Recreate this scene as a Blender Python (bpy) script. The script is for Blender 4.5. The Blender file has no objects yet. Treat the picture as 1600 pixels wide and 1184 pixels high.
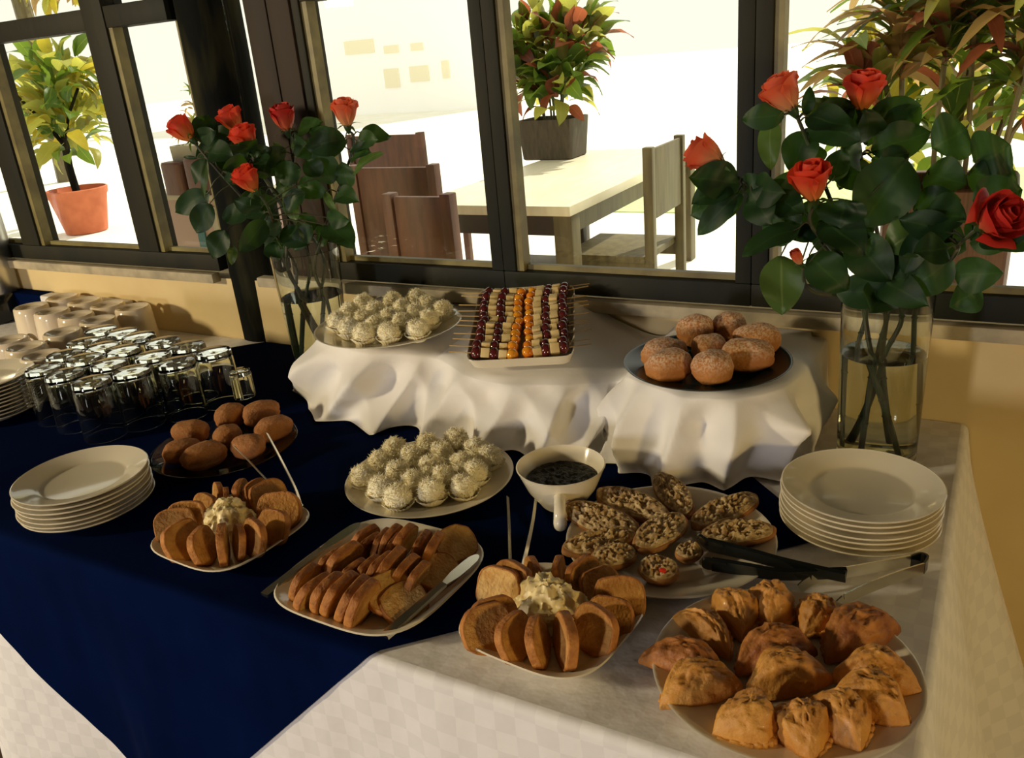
import bpy, bmesh, math, random
from mathutils import Vector, Matrix, noise
random.seed(7)
V = Vector
PI = math.pi
S = bpy.context.scene
COL = S.collection

# ------------------------------------------------------------------ camera, sky, lights, exposure
S.view_settings.view_transform = 'Standard'
S.view_settings.look = 'None'
S.view_settings.gamma = 1.0
S.view_settings.use_curve_mapping = False
S.view_settings.exposure = 0.0

cam = bpy.data.cameras.new('camera')
cam.sensor_width = 36.0
cam.lens = 1334.0 / 1600.0 * 36.0
cam.clip_start = 0.02
cam.clip_end = 200.0
camo = bpy.data.objects.new('camera', cam)
COL.objects.link(camo)
camo.matrix_world = Matrix(((0.873186, -0.107011, 0.475495, 0.000000), (0.479986, 0.358180, -0.800825, 0.000000), (-0.084616, 0.927500, 0.364121, 0.750000), (0, 0, 0, 1)))
S.camera = camo

w = bpy.data.worlds.new('sky')
S.world = w
w.use_nodes = True
bg = w.node_tree.nodes['Background']
bg.inputs[0].default_value = (1.0, 0.98, 0.82, 1)
bg.inputs[1].default_value = 1.14


def light(name, kind, loc, target, energy, color, size=1.0, size_y=None):
    d = bpy.data.lights.new(name, kind)
    d.energy = energy
    d.color = color
    if kind == 'AREA':
        d.size = size
        if size_y:
            d.shape = 'RECTANGLE'
            d.size_y = size_y
    elif kind == 'SUN':
        d.angle = math.radians(0.6)
    o = bpy.data.objects.new(name, d)
    COL.objects.link(o)
    o.location = loc
    o.rotation_euler = (V(target) - V(loc)).to_track_quat('-Z', 'Y').to_euler()
    return o


light('sun', 'SUN', (3, 9, 10), (0, 0, 0), 5.0, (1.0, 0.94, 0.76))
light('added_front_fill', 'AREA', (-1.53, -2.8, 0.30), (-0.8, 1.2, 0.0), 46.0, (1.0, 0.95, 0.95), 0.28, 0.6)  # unseen area light added to brighten the hanging cloth; no doorway is built
light('added_left_key', 'AREA', (-4.3, -1.7, 1.27), (-1.0, 1.0, 0.0), 128.0, (1.0, 0.83, 0.53), 0.35, 0.35)  # unseen warm key added from the left for shading; the wall has no window
light('added_right_fill', 'AREA', (2.1, -0.2, 0.40), (-0.1, 1.3, -0.1), 24.0, (1.0, 0.72, 0.30), 0.3)  # unseen warm light added for the right wall and drape; no fixture is built

# ------------------------------------------------------------------ materials
MATS = {}


def mat(name, color, rough=0.5, metal=0.0, var=None, vscale=6.0, vdet=4.0, bump=0.0, bscale=60.0, spec=0.5,
        trans=0.0, ior=1.45, sss=0.0, coat=0.0, stretch=(1, 1, 1), sheen=0.0, lo=0.35, hi=0.65):
    m = bpy.data.materials.new(name)
    m.use_nodes = True
    nt = m.node_tree
    b = nt.nodes['Principled BSDF']
    b.inputs['Base Color'].default_value = (*color, 1)
    b.inputs['Roughness'].default_value = rough
    b.inputs['Metallic'].default_value = metal
    b.inputs['IOR'].default_value = ior
    b.inputs['Specular IOR Level'].default_value = spec
    b.inputs['Transmission Weight'].default_value = trans
    b.inputs['Coat Weight'].default_value = coat
    b.inputs['Sheen Weight'].default_value = sheen
    if sss:
        b.inputs['Subsurface Weight'].default_value = sss
        b.inputs['Subsurface Radius'].default_value = (0.01, 0.006, 0.003)
        b.inputs['Subsurface Scale'].default_value = 0.5
    if var or bump:
        tc = nt.nodes.new('ShaderNodeTexCoord')
        mp = nt.nodes.new('ShaderNodeMapping')
        mp.inputs['Scale'].default_value = stretch
        nt.links.new(tc.outputs['Object'], mp.inputs['Vector'])
    if var:
        n = nt.nodes.new('ShaderNodeTexNoise')
        n.inputs['Scale'].default_value = vscale
        n.inputs['Detail'].default_value = vdet
        nt.links.new(mp.outputs[0], n.inputs['Vector'])
        r = nt.nodes.new('ShaderNodeValToRGB')
        r.color_ramp.elements[0].position = lo
        r.color_ramp.elements[1].position = hi
        r.color_ramp.elements[0].color = (*color, 1)
        r.color_ramp.elements[1].color = (*var, 1)
        nt.links.new(n.outputs['Fac'], r.inputs['Fac'])
        nt.links.new(r.outputs['Color'], b.inputs['Base Color'])
    if bump:
        n2 = nt.nodes.new('ShaderNodeTexNoise')
        n2.inputs['Scale'].default_value = bscale
        n2.inputs['Detail'].default_value = 5
        nt.links.new(mp.outputs[0], n2.inputs['Vector'])
        bp = nt.nodes.new('ShaderNodeBump')
        bp.inputs['Strength'].default_value = bump
        bp.inputs['Distance'].default_value = 0.004
        nt.links.new(n2.outputs['Fac'], bp.inputs['Height'])
        nt.links.new(bp.outputs['Normal'], b.inputs['Normal'])
    MATS[name] = m
    return m


def leaf_mat(name, color, back, trans=0.35, rough=0.4, vein=(0.25, 0.4, 0.12)):
    m = bpy.data.materials.new(name)
    m.use_nodes = True
    nt = m.node_tree
    b = nt.nodes['Principled BSDF']
    b.inputs['Roughness'].default_value = rough
    b.inputs['Specular IOR Level'].default_value = 0.3
    uv = nt.nodes.new('ShaderNodeUVMap')
    sx = nt.nodes.new('ShaderNodeSeparateXYZ')
    nt.links.new(uv.outputs[0], sx.inputs[0])
    su = nt.nodes.new('ShaderNodeMath'); su.operation = 'SUBTRACT'; su.inputs[1].default_value = 0.5
    ab = nt.nodes.new('ShaderNodeMath'); ab.operation = 'ABSOLUTE'
    nt.links.new(sx.outputs[0], su.inputs[0]); nt.links.new(su.outputs[0], ab.inputs[0])
    r = nt.nodes.new('ShaderNodeValToRGB')
    r.color_ramp.elements[0].position = 0.012; r.color_ramp.elements[0].color = (*vein, 1)
    r.color_ramp.elements[1].position = 0.035; r.color_ramp.elements[1].color = (*color, 1)
    nt.links.new(ab.outputs[0], r.inputs[0])
    tc = nt.nodes.new('ShaderNodeTexCoord')
    n = nt.nodes.new('ShaderNodeTexNoise'); n.inputs['Scale'].default_value = 22
    nt.links.new(tc.outputs['Object'], n.inputs['Vector'])
    mx = nt.nodes.new('ShaderNodeMixRGB'); mx.blend_type = 'MULTIPLY'; mx.inputs[0].default_value = 0.5
    nt.links.new(r.outputs[0], mx.inputs[1]); nt.links.new(n.outputs['Fac'], mx.inputs[2])
    nt.links.new(mx.outputs[0], b.inputs['Base Color'])
    t = nt.nodes.new('ShaderNodeBsdfTranslucent')
    t.inputs[0].default_value = (*back, 1)
    ms = nt.nodes.new('ShaderNodeMixShader'); ms.inputs[0].default_value = trans
    nt.links.new(b.outputs[0], ms.inputs[1]); nt.links.new(t.outputs[0], ms.inputs[2])
    nt.links.new(ms.outputs[0], nt.nodes['Material Output'].inputs[0])
    MATS[name] = m
    return m


def petal_mat(name, base, tip, trans=0.35):
    m = bpy.data.materials.new(name)
    m.use_nodes = True
    nt = m.node_tree
    b = nt.nodes['Principled BSDF']
    b.inputs['Roughness'].default_value = 0.55
    uv = nt.nodes.new('ShaderNodeUVMap')
    sx = nt.nodes.new('ShaderNodeSeparateXYZ')
    nt.links.new(uv.outputs[0], sx.inputs[0])
    r = nt.nodes.new('ShaderNodeValToRGB')
    r.color_ramp.elements[0].position = 0.15; r.color_ramp.elements[0].color = (*base, 1)
    r.color_ramp.elements[1].position = 0.75; r.color_ramp.elements[1].color = (*tip, 1)
    nt.links.new(sx.outputs[1], r.inputs[0])
    nt.links.new(r.outputs[0], b.inputs['Base Color'])
    t = nt.nodes.new('ShaderNodeBsdfTranslucent')
    nt.links.new(r.outputs[0], t.inputs[0])
    ms = nt.nodes.new('ShaderNodeMixShader'); ms.inputs[0].default_value = trans
    nt.links.new(b.outputs[0], ms.inputs[1]); nt.links.new(t.outputs[0], ms.inputs[2])
    nt.links.new(ms.outputs[0], nt.nodes['Material Output'].inputs[0])
    MATS[name] = m
    return m


def thin_glass(name, tint=(1.0, 1.0, 0.99), ior=1.45):
    m = bpy.data.materials.new(name)
    m.use_nodes = True
    nt = m.node_tree
    nt.nodes.remove(nt.nodes['Principled BSDF'])
    t = nt.nodes.new('ShaderNodeBsdfTransparent'); t.inputs[0].default_value = (*tint, 1)
    g = nt.nodes.new('ShaderNodeBsdfGlossy'); g.inputs['Roughness'].default_value = 0.0
    lw = nt.nodes.new('ShaderNodeLayerWeight')
    pw = nt.nodes.new('ShaderNodeMath'); pw.operation = 'POWER'; pw.inputs[1].default_value = 5.0
    nt.links.new(lw.outputs['Facing'], pw.inputs[0])
    f = nt.nodes.new('ShaderNodeMath'); f.operation = 'MULTIPLY_ADD'; f.inputs[1].default_value = 0.96; f.inputs[2].default_value = 0.035
    nt.links.new(pw.outputs[0], f.inputs[0])
    ms = nt.nodes.new('ShaderNodeMixShader')
    nt.links.new(f.outputs[0], ms.inputs[0]); nt.links.new(t.outputs[0], ms.inputs[1]); nt.links.new(g.outputs[0], ms.inputs[2])
    nt.links.new(ms.outputs[0], nt.nodes['Material Output'].inputs[0])
    MATS[name] = m
    return m


def damask(name, c1, c2, scale):
    m = bpy.data.materials.new(name)
    m.use_nodes = True
    nt = m.node_tree
    b = nt.nodes['Principled BSDF']
    b.inputs['Roughness'].default_value = 0.75
    uv = nt.nodes.new('ShaderNodeUVMap')
    n = nt.nodes.new('ShaderNodeTexNoise'); n.inputs['Scale'].default_value = 9
    nt.links.new(uv.outputs[0], n.inputs['Vector'])
    mxv = nt.nodes.new('ShaderNodeMixRGB'); mxv.inputs[0].default_value = 0.012
    nt.links.new(uv.outputs[0], mxv.inputs[1]); nt.links.new(n.outputs['Color'], mxv.inputs[2])
    ch = nt.nodes.new('ShaderNodeTexChecker')
    ch.inputs['Scale'].default_value = scale
    ch.inputs[1].default_value = (*c1, 1); ch.inputs[2].default_value = (*c2, 1)
    nt.links.new(mxv.outputs[0], ch.inputs['Vector'])
    nt.links.new(ch.outputs[0], b.inputs['Base Color'])
    n2 = nt.nodes.new('ShaderNodeTexNoise'); n2.inputs['Scale'].default_value = 14; n2.inputs['Detail'].default_value = 4
    nt.links.new(uv.outputs[0], n2.inputs['Vector'])
    bp = nt.nodes.new('ShaderNodeBump'); bp.inputs['Strength'].default_value = 0.35; bp.inputs['Distance'].default_value = 0.012
    nt.links.new(n2.outputs['Fac'], bp.inputs['Height'])
    nt.links.new(bp.outputs['Normal'], b.inputs['Normal'])
    MATS[name] = m
    return m


def dusted(name, dough, dough2, dust, lo, hi):
    """dough with sugar lying on its upper side (object z)"""
    m = mat(name, dough, rough=0.8, var=dough2, vscale=18, bump=0.5, bscale=160)
    nt = m.node_tree
    b = nt.nodes['Principled BSDF']
    src = b.inputs['Base Color'].links[0].from_socket
    tc = nt.nodes.new('ShaderNodeTexCoord')
    sx = nt.nodes.new('ShaderNodeSeparateXYZ')
    nt.links.new(tc.outputs['Object'], sx.inputs[0])
    mr = nt.nodes.new('ShaderNodeMapRange')
    mr.inputs[1].default_value = lo; mr.inputs[2].default_value = hi
    nt.links.new(sx.outputs[2], mr.inputs[0])
    n = nt.nodes.new('ShaderNodeTexNoise'); n.inputs['Scale'].default_value = 260; n.inputs['Detail'].default_value = 3
    nt.links.new(tc.outputs['Object'], n.inputs['Vector'])
    mu = nt.nodes.new('ShaderNodeMath'); mu.operation = 'MULTIPLY'
    nr = nt.nodes.new('ShaderNodeMapRange'); nr.inputs[1].default_value = 0.38; nr.inputs[2].default_value = 0.62
    nt.links.new(n.outputs['Fac'], nr.inputs[0])
    nt.links.new(mr.outputs[0], mu.inputs[0]); nt.links.new(nr.outputs[0], mu.inputs[1])
    mx = nt.nodes.new('ShaderNodeMixRGB'); mx.inputs[2].default_value = (*dust, 1)
    nt.links.new(mu.outputs[0], mx.inputs[0]); nt.links.new(src, mx.inputs[1])
    nt.links.new(mx.outputs[0], b.inputs['Base Color'])
    return m


M = MATS
mat('plaster', (0.70, 0.55, 0.29), 0.85, var=(0.64, 0.49, 0.25), vscale=5, bump=0.25, bscale=30)
mat('ledge_paint', (0.50, 0.42, 0.28), 0.7, var=(0.30, 0.26, 0.18), vscale=14, bump=0.4, bscale=40)
mat('frame_paint', (0.012, 0.014, 0.011), 0.6, spec=0.2, var=(0.024, 0.022, 0.014), vscale=8, bump=0.2, bscale=50, stretch=(1, 1, 0.3))
mat('frame_bead', (0.24, 0.20, 0.07), 0.5, var=(0.14, 0.11, 0.04), vscale=14)
mat('casing_board', (0.040, 0.026, 0.018), 0.6, spec=0.2, var=(0.028, 0.020, 0.014), vscale=5, stretch=(4, 4, .4))
mat('bark', (0.004, 0.005, 0.004), 0.85, spec=0.1, var=(0.035, 0.032, 0.014), vscale=7, bump=0.7, bscale=14, stretch=(2, 2, .4), lo=.5, hi=.75)
mat('floor_tile', (0.10, 0.06, 0.04), 0.5, var=(0.07, 0.045, 0.03), vscale=3)
mat('ceiling_paint', (0.10, 0.08, 0.055), 0.9)
mat('room_paint', (0.10, 0.075, 0.045), 0.9)
mat('skirting', (0.02, 0.016, 0.014), 0.6)
damask('white_cloth', (0.78, 0.76, 0.75), (0.725, 0.705, 0.695), 34)
mat('riser_cloth', (0.80, 0.77, 0.73), 0.8, bump=0.08, bscale=120, sheen=0.1)
mat('navy_cloth', (0.0007, 0.0055, 0.036), 0.9, var=(0.0005, 0.0040, 0.027), vscale=5, bump=0.15, bscale=30, spec=0.02)
mat('porcelain', (0.76, 0.69, 0.53), 0.12, spec=0.5, coat=0.3)
mat('mug_glaze', (0.74, 0.63, 0.47), 0.15, coat=0.3)
mat('green_glaze', (0.003, 0.016, 0.014), 0.22, spec=0.25)
mat('clear_glass', (0.96, 1.0, 0.97), 0.0, trans=1.0, ior=1.45)
mat('plate_glass', (0.75, 0.85, 0.82), 0.02, trans=1.0, ior=1.45)
mat('water', (0.96, 1.0, 0.95), 0.0, trans=1.0, ior=1.33)
thin_glass('pane_glass')
mat('steel', (0.80, 0.77, 0.64), 0.2, metal=1.0)
mat('brushed_steel', (0.55, 0.55, 0.52), 0.28, metal=1.0)
mat('black_plastic', (0.006, 0.008, 0.008), 0.18, coat=0.3)
mat('crumb', (0.70, 0.44, 0.15), 0.85, var=(0.54, 0.28, 0.07), vscale=60, bump=0.8, bscale=220)
mat('crust', (0.56, 0.23, 0.045), 0.7, var=(0.24, 0.070, 0.012), lo=.3, hi=.7, vscale=38, bump=0.9, bscale=140)
mat('toast_crumb', (0.58, 0.30, 0.075), 0.85, var=(0.36, 0.145, 0.028), vscale=45, bump=1.0, bscale=200)
mat('baguette_crust', (0.42, 0.20, 0.06), 0.7, var=(0.26, 0.10, 0.028), vscale=22, bump=0.4, bscale=90)
mat('tuna_spread', (0.66, 0.50, 0.26), 0.6, var=(0.30, 0.17, 0.06), vscale=90, bump=0.6, bscale=200)
mat('butter_spread', (0.85, 0.70, 0.36), 0.4, sss=0.2, var=(0.78, 0.60, 0.27), vscale=30)
mat('pastry', (0.66, 0.33, 0.070), 0.55, var=(0.42, 0.155, 0.026), lo=.3, hi=.75, vscale=24, bump=1.0, bscale=75, coat=0.04)
mat('pastry_dark', (0.46, 0.18, 0.035), 0.6, var=(0.20, 0.055, 0.010), vscale=30, bump=1.0, bscale=70, coat=0.03)
dusted('doughnut', (0.46, 0.185, 0.045), (0.38, 0.14, 0.032), (0.66, 0.48, 0.33), 0.024, 0.05)
dusted('doughnut_brown', (0.40, 0.15, 0.035), (0.30, 0.105, 0.025), (0.42, 0.22, 0.10), 0.02, 0.055)
mat('coconut', (0.97, 0.90, 0.64), 0.8, var=(0.92, 0.82, 0.54), vscale=90, bump=0.8, bscale=260, sss=0.1)
mat('paper_cup', (0.92, 0.85, 0.62), 0.8, sss=0.15)
mat('grape', (0.035, 0.006, 0.008), 0.12, coat=0.4, var=(0.10, 0.012, 0.012), vscale=25)
mat('cheese', (0.74, 0.58, 0.28), 0.55, sss=0.15, var=(0.66, 0.48, 0.2), vscale=40)
mat('tomato', (0.78, 0.36, 0.02), 0.12, coat=0.5, sss=0.2, var=(0.72, 0.20, 0.01), vscale=30)
mat('red_pepper', (0.65, 0.03, 0.015), 0.3)
mat('bamboo', (0.42, 0.27, 0.10), 0.6)
mat('pesto', (0.006, 0.008, 0.006), 0.4, var=(0.02, 0.02, 0.01), vscale=200, bump=0.9, bscale=260)
mat('stem', (0.035, 0.055, 0.018), 0.5, var=(0.05, 0.04, 0.02), vscale=30)
leaf_mat('rose_leaf', (0.012, 0.040, 0.014), (0.10, 0.22, 0.02), 0.25, 0.5, (0.03, 0.07, 0.02))
leaf_mat('rose_leaf_pale', (0.05, 0.10, 0.03), (0.22, 0.34, 0.05), 0.3, 0.4, (0.14, 0.20, 0.07))
petal_mat('rose_petal', (0.86, 0.30, 0.07), (0.80, 0.075, 0.03), 0.45)
petal_mat('rose_petal_pale', (0.88, 0.50, 0.24), (0.84, 0.17, 0.07), 0.5)
petal_mat('rose_petal_dark', (0.62, 0.14, 0.06), (0.50, 0.022, 0.014), 0.2)
mat('patio', (0.90, 0.88, 0.80), 0.9, var=(0.84, 0.82, 0.72), vscale=1.5)
mat('lawn', (0.62, 0.70, 0.36), 0.9, var=(0.48, 0.60, 0.24), vscale=40)
mat('wood_brown', (0.12, 0.050, 0.030), 0.5, var=(0.07, 0.030, 0.019), vscale=6, stretch=(5, 5, .6))
mat('wood_olive', (0.14, 0.115, 0.048), 0.5, var=(0.09, 0.07, 0.03), vscale=6, stretch=(5, 5, .6))
mat('wood_dark', (0.045, 0.035, 0.03), 0.5)
mat('wood_top', (0.80, 0.74, 0.56), 0.4, var=(0.72, 0.66, 0.48), vscale=6, stretch=(6, 1, 1))
mat('planter_dark', (0.045, 0.035, 0.022), 0.7, var=(0.07, 0.055, 0.035), vscale=10)
mat('planter_pale', (0.34, 0.32, 0.24), 0.8)
mat('terracotta', (0.55, 0.16, 0.07), 0.8, var=(0.45, 0.12, 0.05), vscale=8)
mat('house_wall', (1.0, 1.0, 1.0), 0.9)
mat('house_glass', (0.86, 0.80, 0.60), 0.5)
mat('roof', (0.5, 0.42, 0.25), 0.9)
mat('cabinet_pink', (0.34, 0.24, 0.20), 0.7)
mat('cabinet_teal', (0.04, 0.12, 0.13), 0.7)
mat('soil', (0.03, 0.02, 0.012), 0.9)
leaf_mat('foliage_green', (0.035, 0.09, 0.018), (0.28, 0.42, 0.04), 0.4, 0.4, (0.3, 0.35, 0.1))
leaf_mat('foliage_olive', (0.14, 0.17, 0.04), (0.70, 0.68, 0.12), 0.5, 0.4, (0.3, 0.3, 0.1))
leaf_mat('foliage_red', (0.20, 0.06, 0.035), (0.50, 0.14, 0.06), 0.45, 0.4, (0.5, 0.15, 0.1))
leaf_mat('foliage_yellow', (0.30, 0.25, 0.03), (0.75, 0.62, 0.06), 0.5, 0.5, (0.4, 0.3, 0.1))
leaf_mat('foliage_brown', (0.26, 0.16, 0.06), (0.60, 0.40, 0.14), 0.5, 0.45, (0.6, 0.25, 0.15))

# ------------------------------------------------------------------ mesh helpers


def mk(name, verts, faces, m=None, smooth=True, uvs=None, mats=None, fmat=None):
    me = bpy.data.meshes.new(name)
    me.from_pydata([tuple(v) for v in verts], [], faces)
    if mats:
        for x in mats:
            me.materials.append(M[x])
    elif m:
        me.materials.append(M[m])
    if fmat:
        me.polygons.foreach_set('material_index', fmat)
    if smooth:
        me.polygons.foreach_set('use_smooth', [True] * len(me.polygons))
    if uvs:
        ul = me.uv_layers.new(name='UVMap')
        for lp in me.loops:
            ul.data[lp.index].uv = uvs[lp.vertex_index]
    me.update()
    return me


def ob(name, me, parent=None, mw=None):
    o = bpy.data.objects.new(name, me)
    COL.objects.link(o)
    if parent is not None:
        o.parent = parent
    if mw is not None:
        o.matrix_basis = mw
    return o


def tag(o, label, cat, group=None):
    o['label'] = label
    o['category'] = cat
    if group:
        o['group'] = group
    return o


def struct(o, label=None):
    o['kind'] = 'structure'
    if label:
        o['label'] = label
        o['category'] = 'building'
    return o


def thing(name, label, cat, loc=(0, 0, 0), rotz=0.0, group=None, mw=None):
    o = bpy.data.objects.new(name, None)
    COL.objects.link(o)
    o.empty_display_size = 0.02
    if mw is not None:
        o.matrix_basis = mw
    else:
        o.location = loc
        o.rotation_euler = (0, 0, rotz)
    return tag(o, label, cat, group)


def frame(origin, x, z):
    """matrix with local x along x, local z near z"""
    x = V(x).normalized(); z = V(z)
    y = z.cross(x).normalized(); z = x.cross(y).normalized()
    m = Matrix((x, y, z)).transposed().to_4x4()
    m.translation = V(origin)
    return m


class MB:
    def __init__(s):
        s.v = []; s.f = []; s.uv = []

    def add(s, verts, faces):
        b = len(s.v)
        s.v += [V(x) for x in verts]
        s.f += [tuple(i + b for i in f) for f in faces]
        return s

    def box(s, a, b, bev=0.0, mw=None):
        x0, y0, z0 = a; x1, y1, z1 = b
        if bev <= 0:
            vs = [(x, y, z) for x in (x0, x1) for y in (y0, y1) for z in (z0, z1)]
            fs = [(0, 1, 3, 2), (4, 6, 7, 5), (0, 4, 5, 1), (2, 3, 7, 6), (0, 2, 6, 4), (1, 5, 7, 3)]
        else:
            bm = bmesh.new()
            bmesh.ops.create_cube(bm, size=1.0)
            for v in bm.verts:
                v.co = V(((x0 + x1) / 2 + v.co.x * (x1 - x0), (y0 + y1) / 2 + v.co.y * (y1 - y0), (z0 + z1) / 2 + v.co.z * (z1 - z0)))
            bmesh.ops.bevel(bm, geom=bm.edges[:], offset=bev, segments=2, affect='EDGES', profile=0.6)
            bm.verts.index_update()
            vs = [v.co.copy() for v in bm.verts]; fs = [tuple(v.index for v in f.verts) for f in bm.faces]
            bm.free()
        if mw is not None:
            vs = [mw @ V(v) for v in vs]
        return s.add(vs, fs)

    def lathe(s, prof, seg=32, radf=None, mw=None, wob=None):
        vs = []; fs = []
        n = len(prof)
        if sum(prof[i][0] * prof[(i + 1) % n][1] - prof[(i + 1) % n][0] * prof[i][1] for i in range(n)) < 0:
            prof = prof[::-1]
        for i in range(seg):
            a = 2 * PI * i / seg
            k = radf(a) if radf else 1.0
            for (r, z) in prof:
                p = V((r * k * math.cos(a), r * k * math.sin(a), z))
                vs.append(mw @ p if mw is not None else p)
        for i in range(seg):
            j = (i + 1) % seg
            for q in range(n - 1):
                a, b, c, d = i * n + q, j * n + q, j * n + q + 1, i * n + q + 1
                if prof[q][0] < 1e-6:
                    fs.append((a, c, d))
                elif prof[q + 1][0] < 1e-6:
                    fs.append((a, b, d))
                else:
                    fs.append((a, b, c, d))
        return s.add(vs, fs)

    def tube(s, pts, rad, seg=8, cap=True):
        pts = [V(p) for p in pts]
        n = len(pts)
        if not hasattr(rad, '__len__'):
            rad = [rad] * n
        t0 = (pts[1] - pts[0]).normalized()
        up = V((0, 0, 1)) if abs(t0.z) < 0.9 else V((1, 0, 0))
        nx = t0.cross(up).normalized()
        vs = []; fs = []
        for i in range(n):
            t = (pts[min(i + 1, n - 1)] - pts[max(i - 1, 0)]).normalized()
            nx = (nx - t * nx.dot(t)).normalized()
            ny = t.cross(nx)
            for k in range(seg):
                a = 2 * PI * k / seg
                vs.append(pts[i] + (nx * math.cos(a) + ny * math.sin(a)) * rad[i])
        for i in range(n - 1):
            for k in range(seg):
                l = (k + 1) % seg
                fs.append((i * seg + k, i * seg + l, (i + 1) * seg + l, (i + 1) * seg + k))
        if cap:
            fs.append(tuple(range(seg - 1, -1, -1)))
            fs.append(tuple((n - 1) * seg + k for k in range(seg)))
        return s.add(vs, fs)

    def ribbon(s, pts, wdir, width, thick):
        """flat strip with thickness along a polyline; wdir one vector or a list"""
        pts = [V(p) for p in pts]
        n = len(pts)
        vs = []; fs = []
        for i in range(n):
            t = (pts[min(i + 1, n - 1)] - pts[max(i - 1, 0)]).normalized()
            wd = V(wdir[i] if isinstance(wdir, list) else wdir).normalized()
            wi = width[i] if hasattr(width, '__len__') else width
            nn = t.cross(wd).normalized()
            for (a, b) in ((-1, -1), (1, -1), (1, 1), (-1, 1)):
                vs.append(pts[i] + wd * (a * wi / 2) + nn * (b * thick / 2))
        for i in range(n - 1):
            for k in range(4):
                l = (k + 1) % 4
                fs.append((i * 4 + k, i * 4 + l, (i + 1) * 4 + l, (i + 1) * 4 + k))
        fs += [(3, 2, 1, 0), tuple((n - 1) * 4 + k for k in range(4))]
        return s.add(vs, fs)

    def grid(s, fn, nu, nv, uvf=None, thick=0):
        vs = [V(fn(i / nu, j / nv)) for i in range(nu + 1) for j in range(nv + 1)]
        fs = [(i * (nv + 1) + j, (i + 1) * (nv + 1) + j, (i + 1) * (nv + 1) + j + 1, i * (nv + 1) + j + 1)
              for i in range(nu) for j in range(nv)]
        s.uv += [(uvf(i / nu, j / nv) if uvf else (i / nu, j / nv)) for i in range(nu + 1) for j in range(nv + 1)]
        return s.add(vs, fs)

    def blob(s, fn, seg=24, rings=14):
        """fn(unit vector) -> point"""
        vs = []; fs = []
        for i in range(rings + 1):
            th = PI * i / rings
            for k in range(seg):
                ph = 2 * PI * k / seg
                vs.append(V(fn(V((math.sin(th) * math.cos(ph), math.sin(th) * math.sin(ph), math.cos(th))))))
        for i in range(rings):
            for k in range(seg):
                l = (k + 1) % seg
                if i == 0:
                    fs.append((k, seg + k, seg + l))
                elif i == rings - 1:
                    fs.append((i * seg + k, (i + 1) * seg + k, i * seg + l))
                else:
                    fs.append((i * seg + k, (i + 1) * seg + k, (i + 1) * seg + l, i * seg + l))
        return s.add(vs, fs)

    def me(s, name, m, smooth=True, auto=None):
        me = mk(name, s.v, s.f, m, smooth, s.uv if s.uv and len(s.uv) == len(s.v) else None)
        if auto:
            me.set_sharp_from_angle(angle=math.radians(auto))
        return me

    def obj(s, name, m, parent=None, smooth=True, auto=35, local=True):
        """verts given in world space are moved into the parent's space"""
        if parent is not None and local:
            off = V(parent.location)
            s.v = [v - off for v in s.v]
        return ob(name, s.me(name, m, smooth, auto if smooth else None), parent)


def catmull(P, n):
    P = [V(p) for p in P]
    out = []
    L = len(P) - 1
    for i in range(n + 1):
        t = i / n * L
        k = min(int(t), L - 1)
        u = t - k
        p0, p1, p2, p3 = P[max(k - 1, 0)], P[k], P[k + 1], P[min(k + 2, L)]
        out.append(0.5 * ((2 * p1) + (p2 - p0) * u + (2 * p0 - 5 * p1 + 4 * p2 - p3) * u * u + (3 * p1 - p0 - 3 * p2 + p3) * u ** 3))
    return out


def nz(x, y=0.0, z=0.0):
    return noise.noise(V((x, y, z)))


def sup(n):
    return lambda a: (abs(math.cos(a)) ** n + abs(math.sin(a)) ** n) ** (-1.0 / n)


ORD = ['first', 'second', 'third', 'fourth', 'fifth', 'sixth', 'seventh', 'eighth', 'ninth', 'tenth', 'eleventh', 'twelfth', 'thirteenth', 'fourteenth']


def nth(i, n, a='left', b='right'):
    if i == 0:
        return 'far ' + a
    if i == n - 1:
        return 'far ' + b
    return ORD[i] + ' from ' + a

# ------------------------------------------------------------------ room shell
WY = 1.70


def sbox(name, a, b, m, parent=None, bev=0.0, label=None):
    o = MB().box(a, b, bev).obj(name, m, parent, smooth=bev > 0)
    if parent is None:
        struct(o, label)
    return o


sbox('floor', (-6.0, -4.0, -0.83), (3.5, 1.70, -0.75), 'floor_tile')
sbox('ceiling', (-6.0, -4.0, 1.9), (3.5, 1.82, 1.98), 'ceiling_paint')
sbox('wall_left', (-6.1, -4.0, -0.75), (-6.0, 1.82, 1.9), 'room_paint')
sbox('wall_right', (3.5, -4.0, -0.75), (3.6, 1.82, 1.9), 'room_paint')
sbox('wall_front', (-6.0, -4.1, -0.75), (3.5, -4.0, 1.9), 'room_paint')
sbox('wall_back', (-6.0, WY, -0.75), (3.5, 1.82, 0.185), 'plaster')
sbox('baseboard_back', (0.0, 1.675, -0.75), (3.5, WY, -0.575), 'skirting')
sbox('trim_1', (-6.0, 1.668, 0.176), (-1.965, WY, 0.205), 'ledge_paint', bev=0.006)
sbox('trim_2', (-1.79, 1.668, 0.176), (3.5, WY, 0.205), 'ledge_paint', bev=0.006)
sbox('trim_3', (-6.0, WY, 1.32), (3.5, 1.80, 1.9), 'frame_paint')        # lintel over all windows
sbox('trim_4', (-1.677, 1.694, 0.205), (-1.604, 1.79, 1.32), 'casing_board', bev=0.004)
sbox('trim_5', (-1.601, 1.694, 0.205), (-1.53, 1.79, 1.32), 'casing_board', bev=0.004)

# round post set into the wall
pm = MB()
pr = []
for i in range(15):
    z = -0.75 + i * (2.65 / 14)
    pr.append((0.084 + 0.004 * nz(z * 3), z))
pm.lathe(pr, 28, radf=lambda a: 1 + 0.03 * nz(math.cos(a) * 2, math.sin(a) * 2, 3))
po = pm.obj('trim_6', 'bark')
po.location = (-1.878, 1.772, 0)
struct(po, 'dark round tree-trunk post standing between the two groups of windows')


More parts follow.
